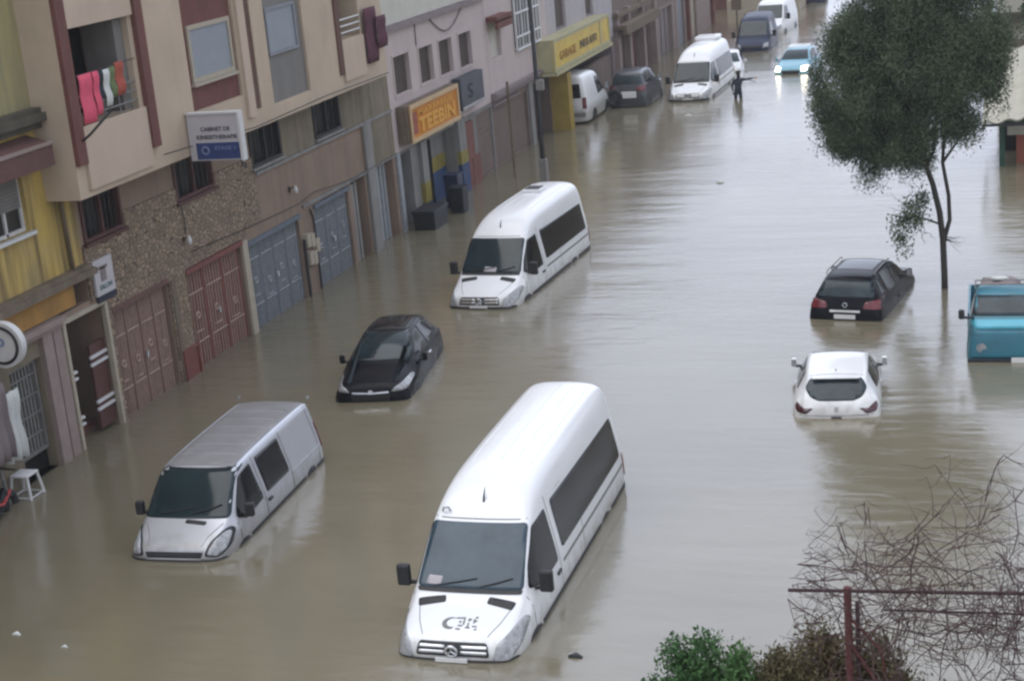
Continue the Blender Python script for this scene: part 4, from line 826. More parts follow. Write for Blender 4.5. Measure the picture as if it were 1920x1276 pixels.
# --- passenger cars
def car(name, loc, rz, label, cat, T, L, paint, spec, group=None, glass='glass', rear=False):
    R = empty(name, loc, label, cat, group, rz=rz)
    body, bv = body_mesh(T, 'body', paint, R)
    S = spec
    w1 = patch(bv, 'front' if not rear else 'front', S['ws'], 'windscreen', glass, R, .010, .05)
    patch(bv, 'rear', S['rw'], 'rear_window', S.get('rwm', 'glass_grey'), R, .010, .06)
    for sg, v in ((1, 'right'), (-1, 'left')):
        for k, pl in enumerate(S['sw']): patch(bv, v, pl, 'side_window', 'glass_black', R, .008, .04)
        for a in S['arch']: patch(bv, v, [(a - .42, .22), (a - .38, .50), (a - .22, .66), (a, .70), (a + .22, .66), (a + .38, .50), (a + .42, .22)], 'wheel_arch', 'trim', R, .008, .08)
        patch(bv, 'front', [(sg * x, z) for x, z in S['hl']][::sg], 'headlight', 'lamp', R, .014, .03, .05)
        patch(bv, 'rear', [(sg * x, z) for x, z in S['tl']][::-sg], 'tail_light', S.get('tlm', 'red_lamp'), R, .014, .03, .05)
        mirror(R, S['mw'] - .03, S['ms'], S['mz'], sg, S.get('mm', paint), .55)
        o = strip_patch(bv, v, [(S['doors'][0], S['mz'] - .08), (S['doors'][0], .4)], .012).add(strip_patch(bv, v, [(S['doors'][1], S['mz'] - .05), (S['doors'][1], .4)], .012)); o.build('door_outline', 'trim', R, world=False)
        patch(bv, v, [(S['doors'][1] - .22, .86), (S['doors'][1] - .06, .86), (S['doors'][1] - .06, .89), (S['doors'][1] - .22, .89)], 'door_handle', S.get('hm', paint), R, .03, .01)
    if 'grille' in S: patch(bv, 'front', S['grille'], 'grille', 'trim', R, .012, .03, .05)
    return R, body, bv
HB = [(0.0, .34, .60, .50, .5, .50, .40, .05), (.05, .26, .74, .70, .55, .70, .60, .06), (.15, .24, .82, .79, .6, .79, .66, .07), (.4, .22, .89, .84, .65, .835, .70, .07), (.8, .22, .95, .86, .7, .85, .72, .07), (1.05, .22, 1.00, .865, .82, .855, .71, .07),
      (1.15, .22, 1.07, .865, .86, .855, .69, .07), (1.5, .22, 1.28, .865, .9, .855, .645, .09), (1.85, .22, 1.425, .865, .92, .855, .62, .10), (2.2, .22, 1.475, .865, .93, .855, .615, .11), (2.8, .22, 1.48, .865, .94, .855, .615, .11),
      (3.3, .22, 1.445, .865, .95, .85, .60, .11), (3.52, .24, 1.40, .865, .96, .84, .585, .11), (3.62, .24, 1.33, .865, .96, .84, .60, .10), (3.82, .26, 1.10, .86, .90, .83, .66, .09), (3.93, .28, .97, .855, .85, .82, .66, .09), (4.0, .30, .86, .83, .78, .80, .66, .08), (4.05, .36, .70, .76, .62, .74, .64, .07)]
SP = dict(ws=[(-.66, 1.04), (.66, 1.04), (.52, 1.41), (-.52, 1.41)], rw=[(-.50, 1.37), (.50, 1.37), (.60, 1.22), (.50, 1.08), (.34, 1.02), (-.34, 1.02), (-.50, 1.08), (-.60, 1.22)],
          sw=[[(1.38, 1.00), (1.88, 1.33), (2.32, 1.38), (2.32, .97)], [(2.40, .97), (2.40, 1.38), (3.05, 1.35), (3.20, 1.06)]], arch=[.78, 3.3], hl=[(.46, .66), (.54, .76), (.76, .84), (.82, .76), (.78, .66)],
          tl=[(.44, .90), (.60, .89), (.76, .98), (.79, .90), (.76, .82), (.58, .80)], mw=.86, ms=1.38, mz=1.03, doors=(1.30, 2.36), tlm='dark_red_lamp', grille=[(-.4, .5), (.4, .5), (.44, .66), (-.44, .66)])
h = radians(4.5)
Cw, Bw, Vw = car('hatchback', (-3.477 - 4.05 * sin(h) , 30.412 + 4.05 * cos(h), -.72), h + pi, 'white hatchback seen from behind, below the black car on the right', 'car', HB, 4.05, 'white', SP)
MB().obox((0, 3.57, 1.412), (.46, 0, 0), (0, .10, 0), (0, 0, .014)).build('spoiler', 'white', Cw, world=False, bevel=.012)
MB().obox((0, 4.01, .90), (.035, 0, 0), (0, .012, 0), (0, 0, .05)).build('emblem', 'chrome', Cw, world=False, bevel=.01)
MB().obox((0, 4.055, .735), (.10, 0, 0), (0, .012, 0), (0, 0, .012)).build('plate_lamp', 'trim', Cw, world=False)
MB().tube([(.0, 3.35, 1.46), (.0, 3.42, 1.54)], [.012, .005], 5).build('antenna', 'trim', Cw, world=False)
strip_patch(Vw, 'rear', [(-.70, .78), (-.2, .765), (.2, .765), (.70, .78)], .012, .006).build('bumper_line', 'steel', Cw, world=False)
strip_patch(Vw, 'top', [(-.52, 3.40), (.52, 3.40)], .012).build('roof_seam', 'steel', Cw, world=False)
# black streamlined hatchback facing the camera
HB2 = [(0.0, .34, .66, .62, .5, .62, .50, .06), (.05, .26, .80, .78, .55, .78, .64, .08), (.16, .24, .89, .85, .6, .85, .70, .10), (.5, .22, .96, .86, .7, .85, .72, .10), (.85, .22, 1.01, .88, .78, .87, .74, .10), (1.02, .22, 1.05, .885, .84, .875, .73, .10),
       (1.15, .22, 1.14, .885, .90, .875, .69, .10), (1.55, .22, 1.36, .885, .94, .875, .64, .12), (1.9, .22, 1.50, .885, .96, .875, .60, .14), (2.3, .22, 1.555, .885, .97, .875, .585, .15), (2.9, .22, 1.55, .885, .98, .87, .58, .15), (3.35, .24, 1.50, .88, .99, .86, .565, .15), (3.7, .26, 1.39, .87, 1.0, .84, .54, .14), (4.0, .3, 1.16, .84, .95, .80, .54, .12), (4.14, .34, .95, .78, .8, .75, .54, .1), (4.2, .4, .7, .7, .62, .68, .5, .07)]
SP2 = dict(SP, ws=[(-.70, 1.08), (.70, 1.08), (.56, 1.49), (-.56, 1.49)], rw=[(-.45, 1.38), (.45, 1.38), (.5, 1.15), (-.5, 1.15)], sw=[[(1.38, 1.06), (1.95, 1.40), (2.42, 1.45), (2.42, 1.03)], [(2.50, 1.03), (2.50, 1.45), (3.12, 1.42), (3.50, 1.13)]], arch=[.80, 3.4], mw=.885, ms=1.45, mz=1.03, doors=(1.35, 2.46),
           hl=[(.46, .70), (.54, .78), (.76, .88), (.83, .82), (.78, .70)], hm='chrome')
Cb, Bb, Vb = car('hatchback', (-13.482, 31.033, -.48), radians(8), 'wet black streamlined hatchback facing the camera, between the silver van and a white minibus', 'car', HB2, 4.25, 'black', SP2)
strip_patch(Vb, 'front', [(-.4, .69), (0, .67), (.4, .69)], .03, .014).build('grille_trim', 'chrome', Cb, world=False)
MB().obox((0, .02, .70), (.05, 0, 0), (0, .012, 0), (0, 0, .035)).build('emblem', 'chrome', Cb, world=False, bevel=.01)
patch(Vb, 'top', [(-.44, 2.1), (.44, 2.1), (.44, 3.1), (-.44, 3.1)], 'glass_roof', 'glass_black', Cb, .006, .06)
# dark SUV from behind
SUV = [(0.0, .42, .80, .55, .6, .55, .45, .05), (.06, .34, .98, .76, .7, .76, .66, .06), (.2, .32, 1.08, .84, .8, .84, .72, .07), (.9, .30, 1.16, .87, .9, .865, .75, .07), (1.15, .30, 1.22, .875, 1.0, .87, .73, .07), (1.3, .30, 1.32, .875, 1.02, .87, .69, .08), (1.6, .30, 1.52, .875, 1.05, .87, .64, .09), (1.9, .30, 1.66, .875, 1.06, .87, .61, .10), (2.4, .30, 1.71, .875, 1.08, .87, .60, .11),
       (3.4, .30, 1.71, .875, 1.1, .87, .60, .11), (3.9, .32, 1.67, .875, 1.1, .86, .59, .11), (4.05, .32, 1.60, .875, 1.1, .86, .60, .10), (4.22, .34, 1.30, .87, 1.05, .85, .66, .09), (4.32, .36, 1.12, .865, .98, .84, .70, .09), (4.38, .38, 1.0, .85, .9, .82, .72, .08), (4.42, .42, .80, .80, .7, .78, .70, .07)]
SP3 = dict(ws=[(-.70, 1.26), (.70, 1.26), (.58, 1.64), (-.58, 1.64)], rw=[(-.60, 1.58), (.60, 1.58), (.66, 1.24), (-.66, 1.24)], sw=[[(1.5, 1.20), (1.95, 1.56), (2.5, 1.62), (2.5, 1.17)], [(2.58, 1.17), (2.58, 1.62), (3.35, 1.61), (3.35, 1.2)], [(3.43, 1.22), (3.43, 1.60), (3.8, 1.56), (3.88, 1.26)]], arch=[.85, 3.55],
           hl=[(.46, .84), (.54, .94), (.76, 1.02), (.82, .94), (.78, .84)], tl=[(.42, 1.0), (.46, 1.14), (.80, 1.20), (.85, 1.10), (.82, .98)], mw=.87, ms=1.5, mz=1.24, doors=(1.4, 2.54), rwm='glass_grey')
h = radians(-9)
SK = .89
Cs, Bs, Vs = car('suv', (-3.98 - 4.42 * SK * sin(h), 37.15 + 4.42 * SK * cos(h), -.72), h + pi, 'black off-road car with roof rails and red lights, beyond the white hatchback', 'car', SUV, 4.42, 'black', SP3)
Cs.scale = (1, SK, 1)
strip_patch(Vs, 'rear', [(-.34, .935), (.34, .935)], .05, .02).build('chrome_strip', 'white', Cs, world=False)
MB().box(-.25, .25, 4.41, 4.435, .76, .86).build('number_plate', 'plate', Cs, world=False)
MB().torus((0, 4.37, 1.08), (0, 1, .2), .05, .012, 18, 6).build('emblem', 'chrome', Cs, world=False)
rr_ = MB()
for sg in (-1, 1): rr_.tube([(sg * .57, 2.1, 1.68), (sg * .57, 2.2, 1.725), (sg * .57, 3.6, 1.725), (sg * .57, 3.7, 1.66)], .014, 6)
rr_.build('roof_rails', 'steel', Cs, world=False)
patch(Vs, 'top', [(-.46, 2.1), (.46, 2.1), (.46, 3.3), (-.46, 3.3)], 'glass_roof', 'glass_black', Cs, .006, .06)
MT['turq_light'] = mat('light_turquoise_paint', (.07, .40, .52), .35, .15, 3, coat=.4)
# turquoise old van cut off by the right edge
PT = [(0.0, .30, .86, .66, .6, .66, .60, .05), (.04, .28, 1.38, .76, .8, .76, .66, .06), (.12, .28, 1.48, .79, .9, .785, .68, .07), (.30, .28, 1.54, .80, .95, .79, .68, .07), (.38, .28, 1.62, .80, 1.2, .79, .67, .07), (.72, .28, 1.96, .80, 1.3, .79, .62, .08), (.84, .28, 2.04, .80, 1.3, .79, .61, .10), (1.1, .28, 2.08, .80, 1.3, .79, .61, .10), (1.3, .28, 2.07, .80, 1.3, .79, .61, .10), (1.42, .28, 2.02, .78, 1.3, .77, .60, .1), (1.46, .3, 1.9, .75, 1.2, .74, .58, .1)]
P = empty('pickup', (-.34, 34.12, -.74), 'turquoise pickup with bundles on its roof, cut off by the right edge', 'pickup', rz=radians(1))
bodyp, bvp = body_mesh(PT, 'cab', 'turq', P)
wsp = patch(bvp, 'front', [(-.68, 1.61), (.68, 1.61), (.60, 1.96), (-.60, 1.96)], 'windscreen', 'glass_grey', P, .010, .05)
patch(bvp, 'front', [(-.73, 1.41), (.73, 1.41), (.72, 1.545), (-.72, 1.545)], 'front_ledge', 'turq_light', P, .02, .03)
for sg, v in ((1, 'right'), (-1, 'left')):
    patch(bvp, v, [(.50, 1.46), (.84, 1.88), (1.25, 1.93), (1.25, 1.42)], 'side_window', 'glass_black', P, .008, .04)
    mirror(P, .80, .35, 1.66, sg, 'trim', .6)
    patch(bvp, v, [(.40, .2), (.44, .66), (.62, .84), (.84, .88), (1.06, .84), (1.22, .66), (1.26, .2)], 'wheel_arch', 'trim', P, .008, .06)
    MB().cyl((sg * .50, -.0, 1.02), (sg * .50, .03, 1.02), .10, 20).build('headlight', 'lamp', P, world=False)
    MB().tube([(sg * .62, .95, 2.05), (sg * .62, 1.0, 2.13), (sg * .62, 1.35, 2.13)], .016, 6).build('rack_rail', 'steel', P, world=False)
patch(bvp, 'front', [(-.70, .80), (.70, .80), (.72, 1.36), (-.72, 1.36)], 'front_panel', 'turq', P, .012, .04)
MB().box(-.78, .78, -.10, -.02, .62, .80).build('front_bumper', 'darkblue', P, world=False, bevel=.02)
MB().box(.10, .50, -.13, -.10, .74, .84).build('number_plate', 'plate', P, world=False)
bd = MB().box(-.80, .80, 1.5, 3.9, .55, .95)
for q in ((-.80, -.75, 1.5, 3.9), (.75, .80, 1.5, 3.9), (-.75, .75, 3.85, 3.9)): bd.box(*q, .95, 1.35)
bd.build('load_bed', 'turq', P, world=False)
rk = MB()
for yy in (1.0, 1.35): rk.tube([(-.62, yy, 2.13), (.62, yy, 2.13)], .014, 6)
rk.build('roof_rack', 'steel', P, world=False)
def bundle(loc, dims, m, lab, seed):
    rn = random.Random(seed); bm = bmesh.new(); bmesh.ops.create_icosphere(bm, subdivisions=3, radius=1)
    for v in bm.verts:
        n = v.co.normalized(); k = max(abs(n.x), abs(n.y), abs(n.z)) ** -.55; v.co = n * k * (1 + .10 * sin(n.x * 7 + seed) * cos(n.y * 6 + seed * 2) + rn.uniform(-.03, .03)); v.co.x *= dims[0]; v.co.y *= dims[1]; v.co.z *= dims[2]
    me = bpy.data.meshes.new('bundle'); bm.to_mesh(me); bm.free(); me.materials.append(MT[m]); me.shade_smooth(); o = bpy.data.objects.new('bundle', me); COL.objects.link(o); o.location = loc; tag(o, lab, 'bundle', 'bundles on the turquoise pickup'); return o
bundle((-.78, 36.1, .62), (.26, .40, .36), 'mblue', 'dark cloth bundle at the near left of the pickup bed', 1)
bundle((-.25, 36.1, .64), (.24, .45, .38), 'trim', 'black bundle in the middle of the pickup bed', 2)
bundle((-.50, 37.1, .62), (.46, .40, .38), 'lilac2', 'greyish bundle at the back of the pickup bed', 3)
bundle((-.22, 35.9, 1.02), (.12, .10, .04), 'cloth_white', 'small white bag on top of the black bundle', 4)
bundle((-.50, 37.0, 1.02), (.18, .10, .04), 'cloth_white', 'flat white package on top of the greyish bundle', 5)
# light blue car with lit headlights, far along the street
h = radians(-4)
SPt = dict(SP, tlm='red_lamp')
Ct, Bt, Vt = car('taxi', (-10.637, 78.9, -.50), h, 'light blue car with lit headlights driving through the water', 'car', HB, 4.05, 'sky', SPt)
for sg in (-1, 1):
    patch(Vt, 'front', [(sg * .50, .62), (sg * .50, .80), (sg * .74, .82), (sg * .74, .62)][::sg], 'lit_lamp', 'headlight', Ct, .03, .03, .05)
rk = MB()
for yy in (2.1, 2.7): rk.tube([(-.5, yy, 1.54), (.5, yy, 1.54)], .025, 6)
for sg in (-1, 1): rk.tube([(sg * .45, 2.0, 1.54), (sg * .45, 2.85, 1.54)], .02, 6)
rk.build('roof_rack', 'chrome', Ct, world=False)
# far vehicles
van_rear((-13.9, 88.2, -.70), radians(2), 'dark blue van in front of the far white van', L=4.6, paint='navy')
h = radians(0)
Cg, Bg, Vg = car('suv', (-16.75, 70.3 + 4.42, -.45), pi, 'dark grey off-road car with a pale plate, parked beside the white van', 'car', SUV, 4.42, 'grey_car', SP3)
MB().box(-.42, .34, 4.40, 4.47, .74, .98).build('number_plate', 'plate', Cg, world=False, bevel=.02)
Cg.scale = (1, .92, 1.18)
MB().torus((0.55, 4.50, .78), (0, 1, 0), .27, .1, 24, 10).build('spare_wheel', 'trim', Cg, world=False)
van_rear((-18.5, 66.7 + 4.3, -.30), pi, 'white van with a red tail light, parked under the yellow sign', L=4.3)
van_rear((-14.2, 95.6, -.60), radians(-3), 'farthest white van, just behind the dark blue car')
h = pi
Cx, Bx, Vx = car('hatchback', (-14.0, 80.6, -.70), radians(8), 'small white car half hidden behind the far minibus', 'car', HB, 4.05, 'white', SP)
Cy, By, Vy = car('suv', (-12.6, 113.5, -.62), radians(90), 'dark blue car standing crosswise at the top edge', 'car', SUV, 4.42, 'navy', SP3)
Cz, Bz, Vz = car('hatchback', (-15.1, 103.0, -.60), radians(5), 'dark car parked behind the farthest white van', 'car', HB, 4.05, 'grey_car', SP)
# ------------------------------------------------------------------ lamp post, person, clutter
S = empty('lamp_post', (-16.0, 54.2, 0), 'tall thin dark lamp post standing behind the white minibus', 'lamp post')
part(MB().tube([(-16, 54.2, -.8), (-16, 54.2, 1.2), (-16, 54.2, 9.5)], [.11, .085, .055], 12), 'pole', 'trim', S, smooth=True)
part(MB().tube([(-16, 54.2, 9.5), (-15.7, 54.2, 9.9), (-14.7, 54.2, 10.1)], .04, 8), 'arm', 'trim', S, smooth=True)
part(MB().obox((-14.5, 54.2, 10.08), (.32, 0, 0), (0, .12, 0), (0, 0, .06)), 'lamp_head', 'steel', S, bevel=.03)
part(MB().box(-16.0, -15.76, 54.05, 54.3, 3.3, 3.65), 'junction_box', 'col_grey', S)
part(MB().box(-16.13, -15.87, 54.07, 54.33, -.8, .9), 'base_cover', 'col_grey', S, bevel=.02)
S = empty('pipe_post', (-17.3, 56.2, 0), 'thin brownish pipe post just left of the lamp post', 'post')
part(MB().tube([(-17.6, 55.9, -.8), (-17.6, 55.9, 3.4)], .05, 8), 'post', 'ledge', S)
# wading person: one skinned body
def person(loc, rz):
    R = empty('person', loc, 'person in dark clothes wading with one arm stretched out', 'person', rz=rz)
    P_ = {'pel': (0, 0, .95, .15), 'bel': (0, 0, 1.12, .15), 'che': (.02, 0, 1.34, .17), 'nk': (.03, 0, 1.50, .065), 'hd0': (.035, -.01, 1.58, .075), 'hd': (.04, -.015, 1.68, .10), 'hd2': (.04, -.01, 1.77, .07),
          'hl': (-.10, 0, .90, .10), 'kl': (-.11, .12, .50, .07), 'al': (-.11, .02, .10, .05), 'fl': (-.11, .16, .04, .04), 'hr': (.10, 0, .90, .10), 'kr': (.11, -.06, .50, .07), 'ar': (.11, -.02, .10, .05), 'fr': (.11, .12, .04, .04),
          'sl': (-.17, 0, 1.43, .07), 'el': (-.25, .03, 1.16, .055), 'wl': (-.20, .14, .95, .038), 'sr': (.19, 0, 1.44, .07), 'er': (.45, .02, 1.44, .055), 'wr': (.70, .04, 1.46, .036)}
    E_ = [('pel', 'bel'), ('bel', 'che'), ('che', 'nk'), ('nk', 'hd0'), ('hd0', 'hd'), ('hd', 'hd2'), ('pel', 'hl'), ('hl', 'kl'), ('kl', 'al'), ('al', 'fl'), ('pel', 'hr'), ('hr', 'kr'), ('kr', 'ar'), ('ar', 'fr'), ('che', 'sl'), ('sl', 'el'), ('el', 'wl'), ('che', 'sr'), ('sr', 'er'), ('er', 'wr')]
    def skin(name, P_, E_, m, root, par):
        ks = list(P_); me = bpy.data.meshes.new(name); me.from_pydata([P_[k][:3] for k in ks], [(ks.index(a), ks.index(b)) for a, b in E_], []); me.materials.append(MT[m])
        t = bpy.data.objects.new(name + 'x', me); COL.objects.link(t); t.modifiers.new('s', 'SKIN'); sv = me.skin_vertices[0].data
        for i, k in enumerate(ks): sv[i].radius = (P_[k][3], P_[k][3])
        sv[ks.index(root)].use_root = True
        q = t.modifiers.new('u', 'SUBSURF'); q.levels = 2; q.render_levels = 2
        bpy.context.view_layer.update(); m2 = bpy.data.meshes.new_from_object(t.evaluated_get(bpy.context.evaluated_depsgraph_get())); bpy.data.objects.remove(t); m2.name = name; m2.shade_smooth()
        if not m2.materials: m2.materials.append(MT[m])
        o = bpy.data.objects.new(name, m2); COL.objects.link(o); o.parent = par; ORG[o.name] = Vector((0, 0, 0)); return o
    body = skin('body', P_, E_, 'mblue', 'pel', R)
    # hands with fingers, face, hair
    for nm, c, d in (('hand', Vector((.72, .04, 1.46)), Vector((1, .05, .02))), ('hand', Vector((-.195, .16, .91)), Vector((.1, .3, -.9)))):
        d = d.normalized(); s_ = d.orthogonal().normalized(); H = {'w': (*c, .024), 'p': (*(c + d * .06), .03)}; E2 = [('w', 'p')]
        for i in range(4):
            b = c + d * (.09) + s_ * (.028 * (i - 1.5)); H[f'a{i}'] = (*b, .010); H[f'b{i}'] = (*(b + d * (.035 + .004 * i)), .009); H[f'c{i}'] = (*(b + d * .065 + Vector((0, 0, -.012))), .008); E2 += [('p', f'a{i}'), (f'a{i}', f'b{i}'), (f'b{i}', f'c{i}')]
        H['t0'] = (*(c + d * .03 + s_ * .045), .011); H['t1'] = (*(c + d * .06 + s_ * .07), .009); E2 += [('w', 't0'), ('t0', 't1')]
        skin(nm, H, E2, 'skin', 'w', R)
    skin('face', {'a': (.04, .045, 1.60, .05), 'b': (.04, .05, 1.68, .062), 'c': (.04, .03, 1.74, .05)}, [('a', 'b'), ('b', 'c')], 'skin', 'b', R)
    skin('hair', {'a': (.04, -.05, 1.62, .07), 'b': (.04, -.04, 1.72, .095), 'c': (.04, .01, 1.79, .075)}, [('a', 'b'), ('b', 'c')], 'hair', 'b', R)
    return R
person((-12.02, 71.9, -.62), radians(15))
tag(MB().tube([(-12.05, 71.85, 1.0), (-11.2, 71.7, .72)], .016, 6).build('stick', 'trim'), 'thin dark stick held out by the wading person', 'stick')

# dark bins and counters at the open shop
def bin_(loc, w_, d_, h_, m, lab, rz=0):
    R = empty('bin', loc, lab, 'bin', 'dark bins standing in the water by the shops', rz=rz)
    bm = MB(); a, b = w_ / 2, d_ / 2; c = .82
    for z0, z1, k0, k1 in ((0, h_, c, 1.0),):
        n = len(bm.v); bm.v += [(-a * k0, -b * k0, z0), (a * k0, -b * k0, z0), (a * k0, b * k0, z0), (-a * k0, b * k0, z0), (-a * k1, -b * k1, z1), (a * k1, -b * k1, z1), (a * k1, b * k1, z1), (-a * k1, b * k1, z1)]
        bm.f += [(n, n + 3, n + 2, n + 1), (n + 4, n + 5, n + 6, n + 7), (n, n + 1, n + 5, n + 4), (n + 1, n + 2, n + 6, n + 5), (n + 2, n + 3, n + 7, n + 6), (n + 3, n, n + 4, n + 7)]
    bm.build('bin_body', m, R, world=False, bevel=.03); MB().obox((0, 0, h_ + .03), (a * 1.06, 0, 0), (0, b * 1.06, 0), (0, 0, .035)).build('lid', m, R, world=False, bevel=.02)
    MB().tube([(-a * .8, b * 1.08, h_ - .02), (a * .8, b * 1.08, h_ - .02)], .02, 6).build('handle', 'trim', R, world=False)
    return R
bin_((-18.05, 48.0, -.8), .75, 1.3, 1.35, 'darkblue', 'wide dark blue bin by the pale columns')
bin_((-17.75, 50.0, -.8), .5, .55, 1.6, 'darkblue', 'narrow dark blue bin in front of the painted pillar')
bin_((-18.2, 50.9, -.8), .5, .6, 1.85, 'navy', 'tall navy bin against the blue band')
# scooter at the left edge
S = empty('scooter', (-18.35, 24.2, -.25), 'black and red scooter cut off by the left edge', 'scooter', rz=radians(10))
MB().torus((0, .62, .30), (1, 0, 0), .21, .075, 28, 10).build('wheel', 'trim', S, world=False, smooth=True)
MB().torus((0, -.62, .30), (1, 0, 0), .21, .075, 28, 10).build('wheel', 'trim', S, world=False, smooth=True)
MB().tube([(0, .60, .45), (0, .35, .62), (0, .1, .40), (0, -.2, .38), (0, -.55, .60), (0, -.8, .72)], [.06, .13, .12, .14, .17, .05], 12).build('scooter_body', 'black', S, world=False, smooth=True)
MB().tube([(0, .2, .82), (0, -.2, .84), (0, -.7, .90)], [.08, .15, .12], 12).build('seat', 'trim', S, world=False, smooth=True)
MB().tube([(.10, .5, .62), (.13, .1, .50), (.14, -.4, .64), (.10, -.8, .82)], .035, 8).build('red_stripe', 'red_plastic', S, world=False)
MB().tube([(0, .62, .3), (0, .5, .95), (0, .45, 1.08)], .04, 8).build('fork', 'steel', S, world=False)
MB().tube([(-.34, .38, 1.08), (0, .48, 1.08), (.34, .38, 1.08)], .022, 8).build('handlebar', 'trim', S, world=False)
S = empty('stool', (-18.42, 25.35, -.12), 'white plastic stool standing in the water beside the scooter', 'stool')
lg = [(-.2, -.2), (.2, -.2), (.2, .2), (-.2, .2)]
for x, y in lg: MB().tube([(x * 1.2, y * 1.2, 0), (x * .85, y * .85, .55)], .03, 8).build('leg', 'whiteframe', S, world=False)
MB().box(-.2, .2, -.2, .2, .55, .60).build('seat', 'whiteframe', S, world=False, bevel=.02)
MB().tube([(-.22, -.22, .15), (.22, -.22, .15), (.22, .22, .15), (-.22, .22, .15), (-.22, -.22, .15)], .018, 6).build('stretcher', 'whiteframe', S, world=False)
cloth('white_sheet', 25.0, 25.7, .75, 2.1, X + .25, 'cloth_white', 'crumpled whitish plastic sheet hanging beside the grey metal gate', .08, 'plastic sheets at the left edge', 'sheet')
cloth('grey_sheet', 24.3, 25.1, .9, 2.4, X + .35, 'lilac2', 'greyish plastic sheet beside the whitish one', .08, 'plastic sheets at the left edge', 'sheet')
# floating litter
def litter(x, y, s, m, lab): bundle_ = MB().tube([(x - s, y, .0), (x, y + s * .3, .02), (x + s, y, .0)], [s * .3, s * .5, s * .25], 8).build('litter', m, smooth=True); tag(bundle_, lab, 'litter', 'bits of litter floating on the water')
litter(-15.1, 19.85, .07, 'cloth_white', 'small pale scrap floating at the lower left'); litter(-14.05, 19.55, .05, 'cloth_white', 'tiny pale scrap near the bottom left')
litter(-13.45, 67.6, .16, 'cloth_white', 'white bag floating in front of the far minibus'); litter(-9.7, 53.5, .12, 'cloth_white', 'pale scrap floating left of the tree crown'); litter(-6.1, 20.2, .10, 'trim', 'dark stick end floating beside the nearest minibus')
# small brown signpost on the far pavement
S = empty('signpost', (-16.0, 96, 0), 'brown signpost on the far pavement behind the minibus', 'sign')
part(MB().tube([(-15.9, 96, -.7), (-15.9, 96, 2.6)], .06, 8), 'post', 'ledge', S)
part(MB().box(-16.2, -15.6, 95.9, 95.97, 1.5, 2.6), 'panel', 'ledge', S, bevel=.05)

# ------------------------------------------------------------------ shed and things on the right
S = empty('shed', (.5, 56, 0), 'green framed shed with a cream corrugated curved roof at the right edge', 'shed')
for x, y in ((-.66, 55.0), (2.8, 55.0), (-.66, 59.4)): part(MB().box(x - .09, x + .09, y - .09, y + .09, -.9, 1.75), 'post', 'green', S)
part(MB().box(-.75, 2.9, 54.95, 55.05, 1.38, 1.78).box(-.71, -.61, 55.1, 59.4, 1.38, 1.78), 'beam', 'green', S)
rf = MB(); NX, NY = 60, 12
def rz_(u, v): return 1.62 + 2.35 * (1 - (1 - v) ** 1.8) * .62 + .05 * sin(u * 46) - .12 * (1 - u)
for s_ in (0, 1):
    for i in range(NX + 1):
        for j in range(NY + 1):
            u, v = i / NX, j / NY; rf.v.append((-1.25 + u * 4.6, 54.3 + v * 6.4, rz_(u, v) + u * .5 - s_ * .05))
nn_ = (NX + 1) * (NY + 1)
for i in range(NX):
    for j in range(NY):
        a = i * (NY + 1) + j; rf.f.append((a, a + NY + 1, a + NY + 2, a + 1)); a += nn_; rf.f.append((a, a + 1, a + NY + 2, a + NY + 1))
part(rf, 'corrugated_roof', 'roof', S, smooth=True)
part(MB().box(-1.27, -1.2, 54.3, 60.7, 1.3, 1.5).box(-1.25, 3.3, 54.26, 54.31, 1.42, 1.50), 'eave', 'trim', S)
part(MB().box(-.5, 2.7, 55.25, 55.35, .95, 1.38), 'pale_panel', 'palegreen', S)
part(MB().box(-.22, 2.7, 55.4, 55.5, -.8, .95), 'orange_panel', 'redbox', S)
part(MB().box(-.6, 2.7, 57.5, 57.6, -.8, 1.4), 'back_wall', 'dark', S)
B = empty('pale_building', (5, 80, 0), 'pale building with a dark ledge behind the tree at the top right', 'building')
bw = MB().box(-1.0, 14, 70, 90, -1, 6.4); part(bw, 'wall', 'palegreen', B)
part(MB().box(-1.3, 14.2, 69.6, 70, 2.9, 3.3), 'ledge', 'darkledge', B)
for k in range(5): 
    f = part(frame(.2 + k * 2.6, 1.6 + k * 2.6, 69.93, 70.0, 4.3, 5.9, .08), 'window', 'green', B)
    part(MB().box(.25 + k * 2.6, 1.55 + k * 2.6, 69.97, 70.02 - .03, 4.35, 5.85), 'pane', 'darkwin', f)
part(MB().box(-1.0, 14, 69.9, 70, -1, 2.2), 'plinth', 'greybrown', B)
